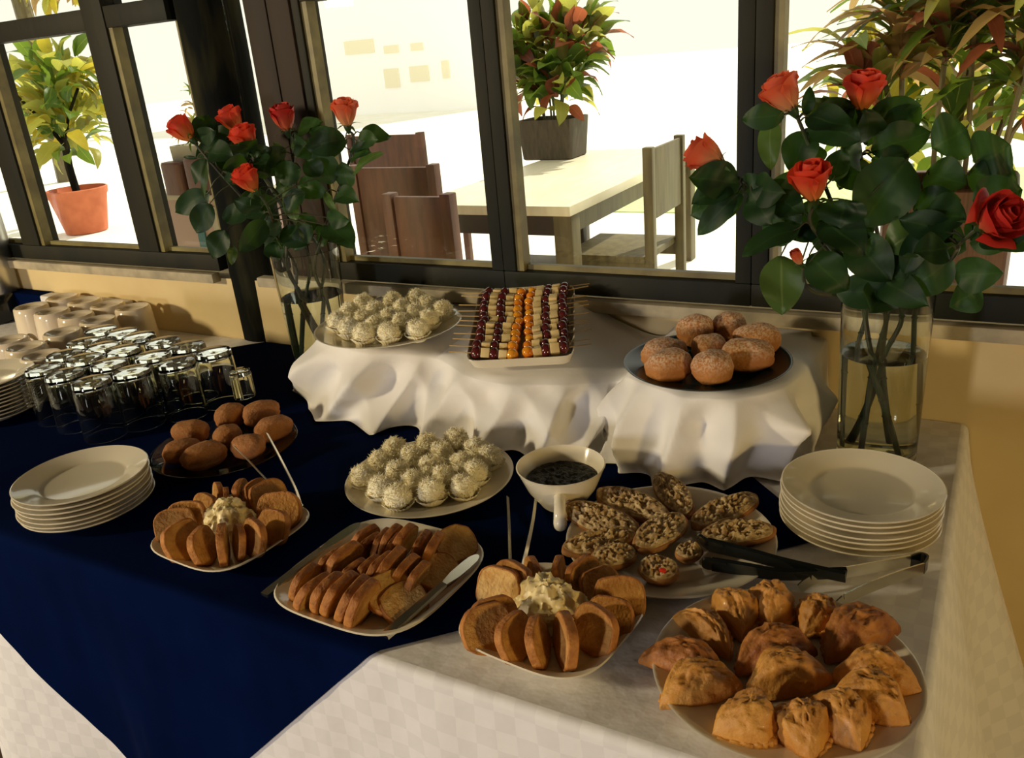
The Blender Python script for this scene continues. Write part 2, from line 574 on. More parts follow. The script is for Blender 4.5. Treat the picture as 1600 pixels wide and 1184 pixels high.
def window(i, x0, x1, panes, z0=0.253, z1=0.885, top=1.32):
    """x0..x1 outer; panes list of (xa, xb) glass openings; pieces are children of the sill rail"""
    root = sbox('window_%d' % i, (x0, WY, 0.205), (x1, 1.775, z0), 'frame_paint', bev=0.004)
    root['label'] = ['dark framed window at the far left with a cross rail and upper panes',
                     'dark framed window behind the left vase showing brown chairs outside',
                     'dark framed window behind the fruit skewers showing the patio table',
                     'dark framed window at the right behind the tall rose vase'][i - 1]
    root['category'] = 'window'
    edges = [x0] + [v for p in panes for v in p] + [x1]
    for k in range(0, len(edges), 2):
        a, b = edges[k], edges[k + 1]
        if b - a > 0.004:
            sbox('stile', (a, WY, z0), (b, 1.775, top), 'frame_paint', root, 0.004)
    for (a, b) in panes:
        sbox('rail', (a, 1.704, z1), (b, 1.772, z1 + 0.056), 'frame_paint', root, 0.003)
        sbox('pane', (a, 1.742, z0), (b, 1.746, z1), 'pane_glass', root)
        if i == 1:
            sbox('pane', (a, 1.742, z1 + 0.056), (b, 1.746, top), 'pane_glass', root)
        else:
            sbox('sky_block_board', (a, 1.712, z1 + 0.056), (b, 1.768, top), 'casing_board', root)  # out-of-view board added instead of an upper pane, to cut skylight indoors
        sbox('glazing_bead', (a, 1.725, z0), (b, 1.741, z0 + 0.012), 'frame_bead', root)
        sbox('glazing_bead', (a, 1.708, z0), (a + 0.018, 1.741, z1), 'frame_bead', root)
        sbox('glazing_bead', (b - 0.006, 1.735, z0), (b, 1.741, z1), 'frame_bead', root)
    return root


window(1, -4.6, -1.964, [(-4.0, -2.90), (-2.805, -2.30), (-2.21, -1.964)])
# narrow pane to the right of the post
n5 = MB().box((-1.794, 1.742, 0.205), (-1.678, 1.746, 1.32)).obj('window_5', 'pane_glass', smooth=False)
struct(n5)
n5['label'] = 'narrow strip of glass between the tree-trunk post and the boards'; n5['category'] = 'window'
window(2, -1.53, -1.005, [(-1.505, -1.037)], z1=0.885)
window(3, -1.005, -0.424, [(-0.972, -0.457)], z1=0.90)
window(4, -0.424, 1.2, [(-0.391, 0.62), (0.69, 1.15)], z1=0.90)

# ------------------------------------------------------------------ table and cloths
TX0, TX1, TY0, TY1 = -3.60, -0.022, 0.712, 1.655
t = thing('buffet_table', 'long buffet table hidden under white and navy cloths', 'table', (-1.8, 1.2, -0.75))
MB().box((TX0, TY0, -0.035), (TX1, TY1, -0.004)).obj('table_top', 'wood_dark', t, smooth=False)
for x in (TX0 + .06, TX1 - .06):
    for y in (TY0 + .06, TY1 - .06):
        MB().box((x - .025, y - .025, -0.75), (x + .025, y + .025, -0.035)).obj('leg', 'wood_dark', t, smooth=False)

FR = 0.012
FY = 0.706
RX = -0.017


def drop(d):
    """distance down the hang -> (outward, z)"""
    q = FR * PI / 2
    if d <= 0:
        return 0.0, 0.0
    if d < q:
        a = d / FR
        return FR * math.sin(a), -FR + FR * math.cos(a)
    return FR, -FR - (d - q)


def front_fold(x, d):
    k = max(0.0, d - 0.02)
    return 0.035 * k + k * (0.05 * math.sin(x * 11.0 + 1.0) + 0.09 * nz(x * 5.0, d * 0.8, 1.7)) + 0.004 * nz(x * 18, d * 9, 5) * min(1, d * 12)


def right_fold(y, d):
    k = max(0.0, d - 0.01)
    return 0.20 * k + k * (0.07 * math.sin(y * 17.0) + 0.10 * nz(y * 6.0, d * 0.8, 4.1))


def surf(u, v, lift=0.0):
    if v >= FY:
        return V((u, v, lift))
    d = FY - v
    o, z = drop(d)
    return V((u, FY - o - front_fold(u, d) - lift * 1.3, z + lift * max(0.3, 1 - d / 0.03)))


cl = MB()
HANG = 0.66
cl.grid(lambda a, b: (TX0 + (RX - TX0) * a, FY + (1.697 - FY) * b, 0), 40, 14,
        lambda a, b: (TX0 + (RX - TX0) * a, FY + (1.697 - FY) * b))
ds = [0, .004, .008, .012, .016, .019, .03] + [.05 + i * .035 for i in range(18)]


def ds_at(b):
    return ds[min(int(round(b * (len(ds) - 1))), len(ds) - 1)]


cl.grid(lambda a, b: surf(TX0 + (RX - TX0) * a, FY - ds_at(b)), 220, len(ds) - 1,
        lambda a, b: (TX0 + (RX - TX0) * a, FY - ds_at(b)))


def rsurf(a, b):
    y = FY + (1.697 - FY) * a
    d = ds_at(b)
    o, z = drop(d)
    return (RX + o + right_fold(y, d), y, z)


cl.grid(rsurf, 80, len(ds) - 1, lambda a, b: (RX + ds_at(b), FY + (1.697 - FY) * a))


def corner(a, b):
    d = ds_at(b)
    o, z = drop(d)
    th = a * PI / 2
    rf = (o + front_fold(RX, d)) * (1 - a) + (o + right_fold(FY, d)) * a + 0.10 * d * math.sin(2 * th)
    return (RX + rf * math.sin(th), FY - rf * math.cos(th), z)


cl.grid(corner, 10, len(ds) - 1, lambda a, b: (RX + ds_at(b) * a, FY - ds_at(b) * (1 - a)))
o = cl.obj('tablecloth', 'white_cloth', auto=None)
tag(o, 'white checked damask tablecloth hanging over the front and right of the buffet table', 'tablecloth')

ov = MB()
A0 = V((-1.248, 0.127)); SD = 1.517 * math.sqrt(0.5)
N = 240
pts = {}


def ovp(i, j):
    u = A0.x + (i - j) / N * SD
    v = A0.y + (i + j) / N * SD
    return u, v


for i in range(N + 1):
    for j in range(N + 1):
        u, v = ovp(i, j)
        pts[i, j] = len(ov.v)
        vv = min(v, 1.692)
        ov.v.append(surf(u, vv, 0.003) + V((0, 0, 0.001 * nz(u * 9, v * 9))) * (1 if vv > FY else 0))
for i in range(N):
    for j in range(N):
        if min(ovp(i, j)[1], ovp(i + 1, j + 1)[1]) < 1.69:
            ov.f.append((pts[i, j], pts[i + 1, j], pts[i + 1, j + 1], pts[i, j + 1]))
o = ov.obj('overlay_cloth', 'navy_cloth', auto=None)
tag(o, 'navy blue square cloth laid cornerwise over the white tablecloth, corner hanging in front', 'tablecloth')

# raised box at the far left against the wall
t = thing('serving_box', 'low white cloth-covered box against the wall behind the mugs', 'box', (-2.8, 1.668, 0.0))
MB().box((-3.5, 1.648, 0.0), (-2.385, 1.696, 0.094), 0.006).obj('cloth_cover', 'white_cloth', t)
o = MB().box((-3.5, 1.646, 0.0), (-2.80, 1.697, 0.097), 0.006).obj('blue_runner', 'navy_cloth')
tag(o, 'navy cloth folded over the left end of the low wall box', 'tablecloth')

# ------------------------------------------------------------------ riser cloth
RT = [(-1.375, 1.69, .17), (-1.372, 1.53, .17), (-1.335, 1.40, .17), (-1.17, 1.34, .168), (-1.02, 1.385, .155), (-.86, 1.335, .138),
      (-.71, 1.37, .134), (-.615, 1.44, .125), (-.565, 1.38, .16), (-.43, 1.312, .166), (-.32, 1.36, .166), (-.272, 1.48, .164), (-.268, 1.69, .155)]
RH = [(-1.39, 1.69, 0), (-1.393, 1.54, 0), (-1.45, 1.415, 0), (-1.25, 1.285, 0), (-1.04, 1.30, 0), (-.86, 1.285, 0), (-.70, 1.285, 0),
      (-.61, 1.31, 0), (-.54, 1.29, 0), (-.40, 1.275, 0), (-.28, 1.35, 0), (-.262, 1.48, 0), (-.258, 1.69, 0)]
NS = 420
Ts = catmull(RT, NS); Hs = catmull(RH, NS)
NTI, NTO = 10, 34


def riser_p(i, k):
    T = Ts[i]; H = Hs[i]; s = i / NS
    if k <= NTI:
        q = k / NTI
        bx = min(max(T.x, -1.40), -0.30)
        x = bx + (T.x - bx) * q
        y = 1.692 + (T.y - 1.692) * q
        z = T.z + 0.004 * nz(x * 9, y * 9, 2) * (1 - q) - 0.006 * q ** 6
        if -1.0 < x < -.6:
            z += 0.075 * (y - 1.37) / 0.3 * math.exp(-((x + .86) / .13) ** 2) if y > 1.37 else 0
        return V((x, y, z))
    q = (k - NTI) / NTO
    tx = Ts[min(i + 1, NS)] - Ts[max(i - 1, 0)]
    n = V((tx.y, -tx.x, 0)).normalized()
    f = q ** 1.15
    p = T.lerp(H, f)
    amp = min(1.0, q * 2.6)
    w1 = math.sin(s * 2 * PI * 8 + 3.2 * nz(s * 5, 1.5) + q * 1.5)
    w2 = math.sin(s * 2 * PI * 5 - q * 2.4 + 4.0 * nz(s * 4, 8.5))
    fold = 0.62 * (1 - 2.0 * abs(w1) ** 1.2) + 0.40 * (1 - 2.0 * abs(w2) ** 1.2) + 0.85 * nz(s * 11 + q * 1.6, q * 1.4, 7.7) + 0.28 * nz(s * 30 - q * 2.5, q * 3, 2.2) * (1 - .5 * q)
    ends = min(1.0, s * 14, (1 - s) * 14)
    p += n * (0.033 * amp * fold * ends + 0.016 * math.sin(PI * min(1, q * 1.1)) * ends)
    z = (T.z - 0.006) * (1 - q ** 1.12)
    z += 0.012 * amp * nz(s * 15 + 3, q * 2.5, 0.4) * (1 - q)
    p.z = max(z, 0.005 + 0.004 * (1 + nz(s * 40, 3)))
    p.y = min(p.y, 1.693)
    return p


rc = MB()
for i in range(NS + 1):
    for k in range(NTI + NTO + 1):
        rc.v.append(riser_p(i, k))
nk = NTI + NTO + 1
for i in range(NS):
    for k in range(nk - 1):
        rc.f.append((i * nk + k, (i + 1) * nk + k, (i + 1) * nk + k + 1, i * nk + k + 1))
o = rc.obj('riser_cloth', 'riser_cloth', auto=None)
tag(o, 'white cloth draped in loose folds over the raised stands at the back', 'cloth')
# ------------------------------------------------------------------ crockery
def plate_prof(r):
    return [(0, .006), (.60 * r, .006), (.66 * r, .008), (.70 * r, .012), (.96 * r, .0195), (.985 * r, .0212), (r, .0205),
            (.985 * r, .0180), (.72 * r, .0085), (.64 * r, .003), (.60 * r, .0), (.56 * r, .0015), (0, .0015)]


def round_plate(name, r, m, label, loc, cat='plate', group=None, me=None, rot=0):
    if me is None:
        me = MB().lathe(plate_prof(r), 72).me(name, m, True, 50)
    o = ob(name, me)
    o.location = loc
    o.rotation_euler = (0, 0, rot)
    return tag(o, label, cat, group)


dinner = MB().lathe(plate_prof(0.118), 72).me('dinner_plate', 'porcelain', True, 50)


def stack(n, c, where, group):
    for i in range(n):
        pos = 'topmost' if i == n - 1 else ('lowest' if i == 0 else (ORD[n - 1 - i] + ' from top'))
        round_plate('dinner_plate', 0.118, None, 'white dinner plate, %s in the stack %s' % (pos, where),
                    (c[0] + random.uniform(-.0025, .0025), c[1] + random.uniform(-.0025, .0025), 0.004 + i * 0.0092), 'plate', group, dinner, random.random() * 6)


stack(7, (-0.1377, 1.2509, 0.0760), 'in front of the right vase', 'plates stacked before the right vase')
stack(7, (-1.4312, 0.8207, 0.0760), 'on the navy cloth before the glasses', 'plates stacked before the glasses')
stack(10, (-2.1305, 1.0554, 0.1000), 'cut off by the left picture edge', 'plates stacked at the left edge')

# mugs turned upside down
mp = [(0, .096), (.030, .096), (.034, .099), (.040, .104), (.047, .105), (.051, .101), (.053, .085), (.056, .03), (.058, .003), (.0575, 0), (.055, 0), (.0525, .03), (.049, .085), (.045, .092), (0, .092)]
mug_body = MB().lathe(mp, 40).me('body', 'mug_glaze', True, 45)
hp = catmull([(.052, 0, .088), (.075, 0, .090), (.090, 0, .070), (.086, 0, .042), (.057, 0, .026)], 14)
mug_handle = MB().tube(hp, .0065, 10).me('handle', 'mug_glaze')
mug_rows = [('back', [(-2.6412, 1.6265, 0.1050), (-2.5077, 1.6123, 0.1050), (-2.3776, 1.5996, 0.1050), (-2.2572, 1.5968, 0.1050)]),
            ('middle', [(-2.6448, 1.5176, 0.1050), (-2.5078, 1.4983, 0.1050), (-2.3786, 1.4898, 0.1050), (-2.2531, 1.4731, 0.1050)]),
            ('third', [(-2.2559, 1.3604, 0.1050)]),
            ('front', [(-2.3553, 1.2638, 0.1050), (-2.2375, 1.2391, 0.1050), (-2.1170, 1.2039, 0.1050)])]
for rn, row in mug_rows:
    for i, p in enumerate(row):
        lb = ('upside-down cream mug, %s in the %s row by the wall' % (nth(i, len(row)), rn)) if len(row) > 1 else 'upside-down cream mug standing alone between the other mugs and the back glasses'
        q = thing('mug', lb, 'mug', (p[0], p[1], 0.004), 2.2 + random.uniform(-.5, .5), 'upside-down mugs')
        ob('body', mug_body, q); ob('handle', mug_handle, q)

# tumblers turned upside down
gp = [(0, .135), (.036, .135), (.040, .1335), (.0415, .130), (.0425, .12), (.0452, .05), (.047, .004), (.0468, .001), (.0458, 0), (.0448, .001),
      (.0442, .01), (.0420, .06), (.0395, .110), (.037, .117), (.03, .119), (0, .118)]
tumbler = MB().lathe(gp, 60, radf=lambda a: 1 + 0.010 * abs(math.cos(a * 5))).me('tumbler', 'clear_glass', True, 40)
grow = [('back', [(-2.0536, 1.3434, 0.1350), (-1.9645, 1.3421, 0.1350), (-1.8865, 1.3310, 0.1350), (-1.7801, 1.3183, 0.1350), (-1.6839, 1.3108, 0.1350), (-1.5814, 1.2972, 0.1350)]),
        ('second', [(-2.0025, 1.2544, 0.1350), (-1.9141, 1.2440, 0.1350), (-1.8330, 1.2417, 0.1350), (-1.7143, 1.2331, 0.1350), (-1.6124, 1.2156, 0.1350)]),
        ('third', [(-1.9619, 1.1707, 0.1350), (-1.8783, 1.1666, 0.1350), (-1.7796, 1.1613, 0.1350), (-1.6737, 1.1411, 0.1350)]),
        ('front', [(-1.9192, 1.0885, 0.1350), (-1.8261, 1.0776, 0.1350), (-1.7106, 1.0637, 0.1350)])]
for rn, row in grow:
    for i, p in enumerate(row):
        o = ob('tumbler', tumbler)
        o.location = (p[0], p[1], 0.0045)
        o.rotation_euler = (0, 0, random.random() * 3)
        tag(o, 'upside-down clear glass tumbler, %s in the %s row of tumblers' % (nth(i, len(row)), rn), 'glass', 'upside-down tumblers')
sp = [(0, .070), (.020, .070), (.0235, .068), (.0245, .06), (.0255, .002), (.0245, 0), (.0225, .002), (.021, .05), (.018, .056), (0, .056)]
o = MB().lathe(sp, 48, radf=lambda a: 1 + 0.05 * abs(math.cos(a * 7))).obj('shot_glass', 'clear_glass')
o.location = (-1.5619, 1.3469, 0.0040)
tag(o, 'small fluted glass standing right of the upside-down tumblers', 'glass')

# beverage urn cut by the left edge
p = (-3.0640, 1.6302, 0.0000)
t = thing('beverage_urn', 'steel drinks urn with a black base at the left picture edge', 'urn', (p[0], p[1], 0.0))
MB().lathe([(0, .004), (.118, .004), (.122, .012), (.120, .085), (.114, .095), (0, .095)], 48).obj('base', 'black_plastic', t, local=False)
MB().lathe([(0, .095), (.108, .095), (.110, .10), (.106, .40), (.100, .42), (.05, .45), (0, .455)], 48).obj('body', 'brushed_steel', t, local=False)
MB().lathe([(0, .455), (.016, .455), (.02, .47), (.016, .485), (0, .488)], 20).obj('lid_knob', 'black_plastic', t, local=False)

# ------------------------------------------------------------------ coconut balls
def coco(seed):
    b = MB()
    R = 0.0205
    b.blob(lambda d: d * R * (1 + 0.16 * noise.noise(d * 2.2 + V((seed, 0, 0))) + 0.09 * noise.noise(d * 6 + V((0, seed, 0)))) + V((0, 0, .023)), 22, 14)
    core = b.me('coconut_ball', 'coconut')
    s = MB()
    rnd = random.Random(seed)
    for i in range(380):
        z = rnd.uniform(-.35, 1); a = rnd.uniform(0, 2 * PI); q = math.sqrt(1 - z * z)
        d = V((q * math.cos(a), q * math.sin(a), z))
        p = d * R * (1 + 0.16 * noise.noise(d * 2.2 + V((seed, 0, 0))) + 0.09 * noise.noise(d * 6 + V((0, seed, 0)))) + V((0, 0, .023))
        tdir = (d.cross(V((rnd.uniform(-1, 1), rnd.uniform(-1, 1), rnd.uniform(-1, 1)))).normalized() + d * rnd.uniform(0.0, 1.2)).normalized()
        side = d.cross(tdir).normalized()
        L = rnd.uniform(.004, .0085); w = .0008
        a0 = p - d * .0012
        tip = a0 + tdir * L + d * .001
        s.add([a0 - side * w, a0 + side * w, a0 + d * w * 1.6, tip], [(0, 1, 2), (0, 3, 1), (1, 3, 2), (2, 3, 0)])
    sh = s.me('coconut_flakes', 'coconut', False)
    c = MB()
    n = 48
    c.grid(lambda u, v: ((.0135 + .0125 * v + .0011 * v * math.cos(24 * 2 * PI * u)) * math.cos(2 * PI * u), (.0135 + .0125 * v + .0011 * v * math.cos(24 * 2 * PI * u)) * math.sin(2 * PI * u),
                         .0008 + v * (.016 + .004 * nz(math.cos(2 * PI * u) * 1.5 + seed, math.sin(2 * PI * u) * 1.5))), n * 2, 3)
    cup = c.me('paper_cup', 'paper_cup')
    return core, sh, cup


cocos = [coco(3.1 * k + 1) for k in range(4)]


def coco_set(rows, z, where, group, sc):
    for rn, row in rows:
        for i, p in enumerate(row):
            core, sh, cup = random.choice(cocos)
            q = thing('coconut_ball', 'white coconut ball in paper cup, %s in the %s row, %s' % (nth(i, len(row)), rn, where), 'coconut ball',
                      (p[0], p[1], z), random.random() * 6, group)
            q.scale = (sc,) * 3
            ob('ball', core, q)
            f = ob('coconut_flakes', sh, q); f['kind'] = 'stuff'
            ob('paper_cup', cup, q)


pc = (-1.1700, 1.4501, 0.1780)
round_plate('serving_plate', .166, 'porcelain', 'white round plate of coconut balls on the draped riser beside the left vase', (pc[0], pc[1], .170))
coco_set([('back', [(-1.3026, 1.5328, 0.2060), (-1.2380, 1.5637, 0.2060), (-1.1935, 1.5983, 0.2060), (-1.1348, 1.5578, 0.2060), (-1.0744, 1.5298, 0.2060)]),
          ('second', [(-1.2924, 1.4681, 0.2060), (-1.2342, 1.4879, 0.2060), (-1.1766, 1.5168, 0.2060), (-1.1243, 1.4924, 0.2060), (-1.0683, 1.4620, 0.2060)]),
          ('third', [(-1.2708, 1.3981, 0.2060), (-1.2176, 1.4257, 0.2060), (-1.1664, 1.4527, 0.2060), (-1.1124, 1.4228, 0.2060), (-1.0515, 1.3968, 0.2060)]),
          ('front', [(-1.2152, 1.3692, 0.2060), (-1.1528, 1.3416, 0.2060), (-1.1621, 1.3965, 0.2060), (-1.1023, 1.3625, 0.2060)])], .177, 'raised plate', 'coconut balls on the raised plate', 1.12)
pc = (-0.8652, 1.1281, 0.0150)
round_plate('serving_plate', .156, 'porcelain', 'white round plate of coconut balls on navy cloth left of the pesto bowl', (pc[0], pc[1], .004))
coco_set([('back', [(-0.9770, 1.1755, 0.0340), (-0.9250, 1.2109, 0.0340), (-0.8818, 1.2504, 0.0340), (-0.8225, 1.2245, 0.0340), (-0.7794, 1.2045, 0.0340)]),
          ('second', [(-0.9682, 1.1178, 0.0340), (-0.9228, 1.1544, 0.0340), (-0.8762, 1.1873, 0.0340), (-0.8160, 1.1626, 0.0340), (-0.7736, 1.1433, 0.0340)]),
          ('third', [(-0.9636, 1.0599, 0.0340), (-0.9112, 1.0942, 0.0340), (-0.8642, 1.1305, 0.0340), (-0.8187, 1.1044, 0.0340), (-0.7652, 1.0907, 0.0340)]),
          ('front', [(-0.9056, 1.0359, 0.0340), (-0.8562, 1.0183, 0.0340), (-0.8600, 1.0708, 0.0340), (-0.8119, 1.0557, 0.0340)])], .011, 'lower plate', 'coconut balls on the lower plate', 1.12)

# ------------------------------------------------------------------ fruit skewers on a rectangular tray
ang = math.radians(24)
tm = Matrix.Translation(V((-.792, 1.372, .150))) @ Matrix.Rotation(ang, 4, 'Z') @ Matrix.Rotation(math.radians(13.5), 4, 'X')
tr = MB().lathe([(0, .004), (.86, .004), (.93, .006), (1.0, .026), (1.015, .0265), (1.01, .023), (.95, .002), (.9, 0), (0, 0)], 96, radf=sup(14))
tr.v = [V((v.x * .106, .142 + v.y * .142, v.z)) for v in tr.v]
o = ob('skewer_tray', tr.me('skewer_tray', 'porcelain', True, 40), None, tm)
tag(o, 'white rectangular tray holding the fruit and cheese skewers on the riser', 'tray')
grape = MB().blob(lambda d: V((d.x * .0100, d.y * .0105, d.z * .0125)) * (1 + .05 * noise.noise(d * 2)), 18, 12).me('grape', 'grape')
chs = MB().box((-.0078, -.0085, -.0085), (.0078, .0085, .0085), .0012).me('cheese_cube', 'cheese')
tmo = MB().blob(lambda d: V((d.x * .0108, d.y * .0112, d.z * .0112)) * (1 + .03 * noise.noise(d * 2)), 18, 12).me('tomato', 'tomato')
stick_l = MB().tube([(-.142, 0, 0), (-.003, 0, 0)], .0011, 6).me('stick', 'bamboo')
stick_r = MB().tube([(.003, 0, 0), (.140, 0, 0)], .0011, 6).me('stick', 'bamboo')
NR = 11
for j in range(NR):
    for sd in (-1, 1):
        v = .020 + j * .0245 + (.004 if sd > 0 else 0)
        m = tm @ Matrix.Translation(V((random.uniform(-.004, .004), v, .0195 + .002 * random.random()))) @ Matrix.Rotation(random.uniform(-.07, .07) + sd * .05, 4, 'Z') @ Matrix.Rotation(-sd * random.uniform(.06, .10), 4, 'Y')
        pos = ['nearest the front', 'second from the front', 'third from the front', 'fourth from the front', 'fifth from the front', 'in the middle',
               'fifth from the back', 'fourth from the back', 'third from the back', 'second from the back', 'nearest the back'][j]
        q = thing('fruit_skewer', 'grape, cheese and yellow tomato skewer with stick pointing %s, %s' % ('left' if sd < 0 else 'right', pos), 'skewer', mw=m, group='fruit skewers on the white tray')
        ob('stick', stick_l if sd < 0 else stick_r, q)
        for (u, kind) in ((.013, 't'), (.031, 'c'), (.0495, 'g'), (.0665, 'c'), (.085, 'g')):
            mm = Matrix.Translation(V((sd * u, 0, random.uniform(-.001, .001)))) @ Matrix.Rotation(random.uniform(-1.2, 1.2), 4, 'X') @ Matrix.Rotation(random.uniform(-.15, .15), 4, 'Z')
            sc = random.uniform(1.02, 1.2)
            ob({'t': 'tomato', 'c': 'cheese_cube', 'g': 'grape'}[kind], {'t': tmo, 'c': chs, 'g': grape}[kind], q, mm @ Matrix.Scale(sc, 4))

# ------------------------------------------------------------------ doughnuts
def bun(L, W, H, seed, m):
    def f(d):
        k = 1 + .10 * noise.noise(d * 1.6 + V((seed, 0, 0))) + .035 * noise.noise(d * 4.5 + V((0, seed, 0)))
        x = math.copysign(abs(d.x) ** .85, d.x); y = math.copysign(abs(d.y) ** .9, d.y); z = math.copysign(abs(d.z) ** .85, d.z)
        crease = .05 * math.exp(-((d.z + .12 + .25 * noise.noise(d * 1.3 + V((seed, 2, 0)))) / .09) ** 2)
        return V((x * L / 2, y * W / 2, z * H / 2)) * (k - crease) + V((0, 0, H * .46))
    return MB().blob(f, 36, 24).me('doughnut', m)


def doughnuts(items, z, m, group, cat='doughnut'):
    for k, (p, L, W, H, hd, dz, lb) in enumerate(items):
        o = ob('doughnut', bun(L, W, H, k * 3.7 + z * 50, m))
        o.location = (p[0], p[1], z + dz)
        o.rotation_euler = (0.0, 0.0, math.radians(hd))
        tag(o, lb, cat, group)


gpl = (-1.3592, 1.0928, 0.0120)
round_plate('glass_plate', .150, 'plate_glass', 'clear glass plate of brown doughnuts on the navy cloth', (gpl[0], gpl[1], .004))
doughnuts([
    ((-1.4615, 1.0954, 0.0400), .080, .060, .054, 20, 0, 'brown doughnut at the left back of the glass plate'),
    ((-1.4076, 1.0244, 0.0350), .078, .055, .048, 62, 0, 'brown doughnut at the far left of the glass plate, half hidden by the front one'),
    ((-1.3422, 1.0227, 0.0350), .090, .062, .052, 65, 0, 'large creased brown doughnut at the front left of the glass plate'),
    ((-1.3635, 1.1082, 0.0400), .058, .055, .052, 30, 0, 'small round brown doughnut in the middle of the glass plate'),
    ((-1.4393, 1.1903, 0.0400), .070, .056, .056, 65, 0, 'brown sugared doughnut at the back of the glass plate'),
    ((-1.3794, 1.2242, 0.0400), .084, .058, .056, 62, 0, 'largest brown doughnut at the right back of the glass plate'),
    ((-1.2944, 1.1712, 0.0400), .084, .056, .052, 62, 0, 'brown doughnut at the far right of the glass plate'),
    ((-1.2840, 1.0886, 0.0350), .070, .058, .050, 35, 0, 'brown doughnut at the front right of the glass plate beneath the tongs')],
    .010, 'doughnut_brown', 'brown doughnuts on the glass plate')

gp2 = (-0.4337, 1.4279, 0.1850)
round_plate('green_plate', .150, 'green_glaze', 'dark green glazed plate of sugared doughnuts on the draped riser', (gp2[0], gp2[1], .167))
doughnuts([
    ((-0.5053, 1.4043, 0.2050), .086, .058, .056, 40, 0, 'sugared doughnut at the far left of the green plate'),
    ((-0.4752, 1.3452, 0.2000), .086, .058, .058, 42, 0, 'sugared doughnut at the front left of the green plate'),
    ((-0.3992, 1.3512, 0.2000), .066, .072, .062, 120, 0, 'sugared doughnut at the front middle of the green plate'),
    ((-0.4361, 1.4517, 0.2050), .064, .056, .054, 40, 0, 'small sugared doughnut in the centre of the green plate'),
    ((-0.4801, 1.5110, 0.2050), .058, .070, .062, 120, .008, 'sugared doughnut at the left back of the green plate'),
    ((-0.4274, 1.5521, 0.2050), .060, .064, .060, 100, .006, 'sugared doughnut at the middle back of the green plate'),
    ((-0.3624, 1.5115, 0.2050), .086, .058, .056, 5, .004, 'sugared doughnut at the right back of the green plate'),
    ((-0.3604, 1.4309, 0.2000), .096, .060, .058, 15, 0, 'long sugared doughnut at the front right of the green plate')],
    .175, 'doughnut', 'sugared doughnuts on the green plate')

# ------------------------------------------------------------------ bread slices
def slice_pair(w, h, t, seed, crumb='toast_crumb'):
    n = 30
    rim = []
    for i in range(n):
        a = 2 * PI * i / n
        x = math.copysign(abs(math.cos(a)) ** .7, math.cos(a)) * w / 2
        z = math.sin(a)
        z = (math.copysign(abs(z) ** .7, z)) * h / 2
        k = 1 + .08 * nz(math.cos(a) * 1.3 + seed, math.sin(a) * 1.3, 1) + .03 * nz(math.cos(a) * 4 + seed, math.sin(a) * 4, 5)
        rim.append(V((x * k, 0, z * k + h / 2)))
    c = V((0, 0, h / 2))
    cv = []; cf = []
    for sgn in (-1, 1):
        b = len(cv)
        cv.append(c + V((0, sgn * t * .42, 0)))
        for q, rr in ((.5, .44), (.93, .5)):
            for p in rim:
                cv.append(c + (p - c) * q + V((0, sgn * t * (rr + .07 * nz(p.x * 90 + seed, p.z * 90, q)), 0)))
        for i in range(n):
            j = (i + 1) % n
            f1 = (b, b + 1 + i, b + 1 + j)
            f2 = (b + 1 + i, b + 1 + n + i, b + 1 + n + j, b + 1 + j)
            if sgn < 0:
                cf += [f1, f2]
            else:
                cf += [f1[::-1], f2[::-1]]
    crumb_me = mk('bread_slice', cv, cf, crumb)
    kv = []; kf = []
    prof = [(.93, -.5), (.985, -.5), (1.0, -.38), (1.005, 0), (1.0, .38), (.985, .5), (.93, .5)]
    for p in rim:
        for (q, yy) in prof:
            kv.append(c + (p - c) * q + V((0, yy * t, 0)))
    L = len(prof)
    for i in range(n):
        j = (i + 1) % n
        for q in range(L - 1):
            kf.append((i * L + q, i * L + q + 1, j * L + q + 1, j * L + q))
    return crumb_me, mk('crust', kv, kf, 'crust')


slices = [slice_pair(.062, .056, .0115, s * 4.4) for s in range(4)]
slices_pale = [slice_pair(.062, .056, .0125, 31 + s * 4.4, 'crumb') for s in range(2)]


def put_slice(mw, label, group, pale=False, sc=1.0):
    a, b = random.choice(slices_pale if pale else slices)
    q = thing('bread_slice', label, 'bread slice', mw=mw @ Matrix.Scale(sc, 4), group=group)
    ob('crumb', a, q); ob('crust', b, q)


def fan(center, items, base, where, group):
    """slices standing round a mound, faces turned along the ring"""
    for (p, lean, sc, pale, lb) in items:
        r = V((p[0] - center[0], p[1] - center[1], 0)).normalized()
        tv = V((-r.y, r.x, 0))
        up = V((0, 0, 1)) * math.cos(lean) + tv * math.sin(lean)
        m = frame((0, 0, 0), r, up)
        h = .056 * sc
        loc = V((p[0], p[1], 0)); loc -= V((up.x, up.y, 0)) * h / 2
        loc.z = base + abs(math.sin(lean)) * .004
        m.translation = loc
        put_slice(m, lb + ' ' + where, group, pale, sc)


def square_plate(half, loc, rot, label):
    r = half
    me = MB().lathe([(0, .005), (.66 * r, .005), (.74 * r, .008), (.93 * r, .0225), (.985 * r, .025), (r, .0235), (.96 * r, .0195), (.72 * r, .002), (.66 * r, 0), (0, .001)], 96, radf=sup(3.6)).me('square_plate', 'porcelain', True, 45)
    o = ob('square_plate', me)
    o.location = loc; o.rotation_euler = (0, 0, rot)
    return tag(o, label, 'plate')


def mound(name, c, rx, ry, h, seed, m, label):
    def f(d):
        k = 1 + .22 * noise.noise(d * 2.0 + V((seed, 0, 0))) + .16 * noise.ridged_multi_fractal(d * 3.0 + V((0, seed, 0)), 1.0, 2.0, 3, 1.0, 2.0) - .16
        return V((d.x * rx * k, d.y * ry * k, max(d.z, -.15) * h * k + .15 * h))
    o = MB().blob(f, 64, 40).obj(name, m)
    o.location = c
    return tag(o, label, 'spread')


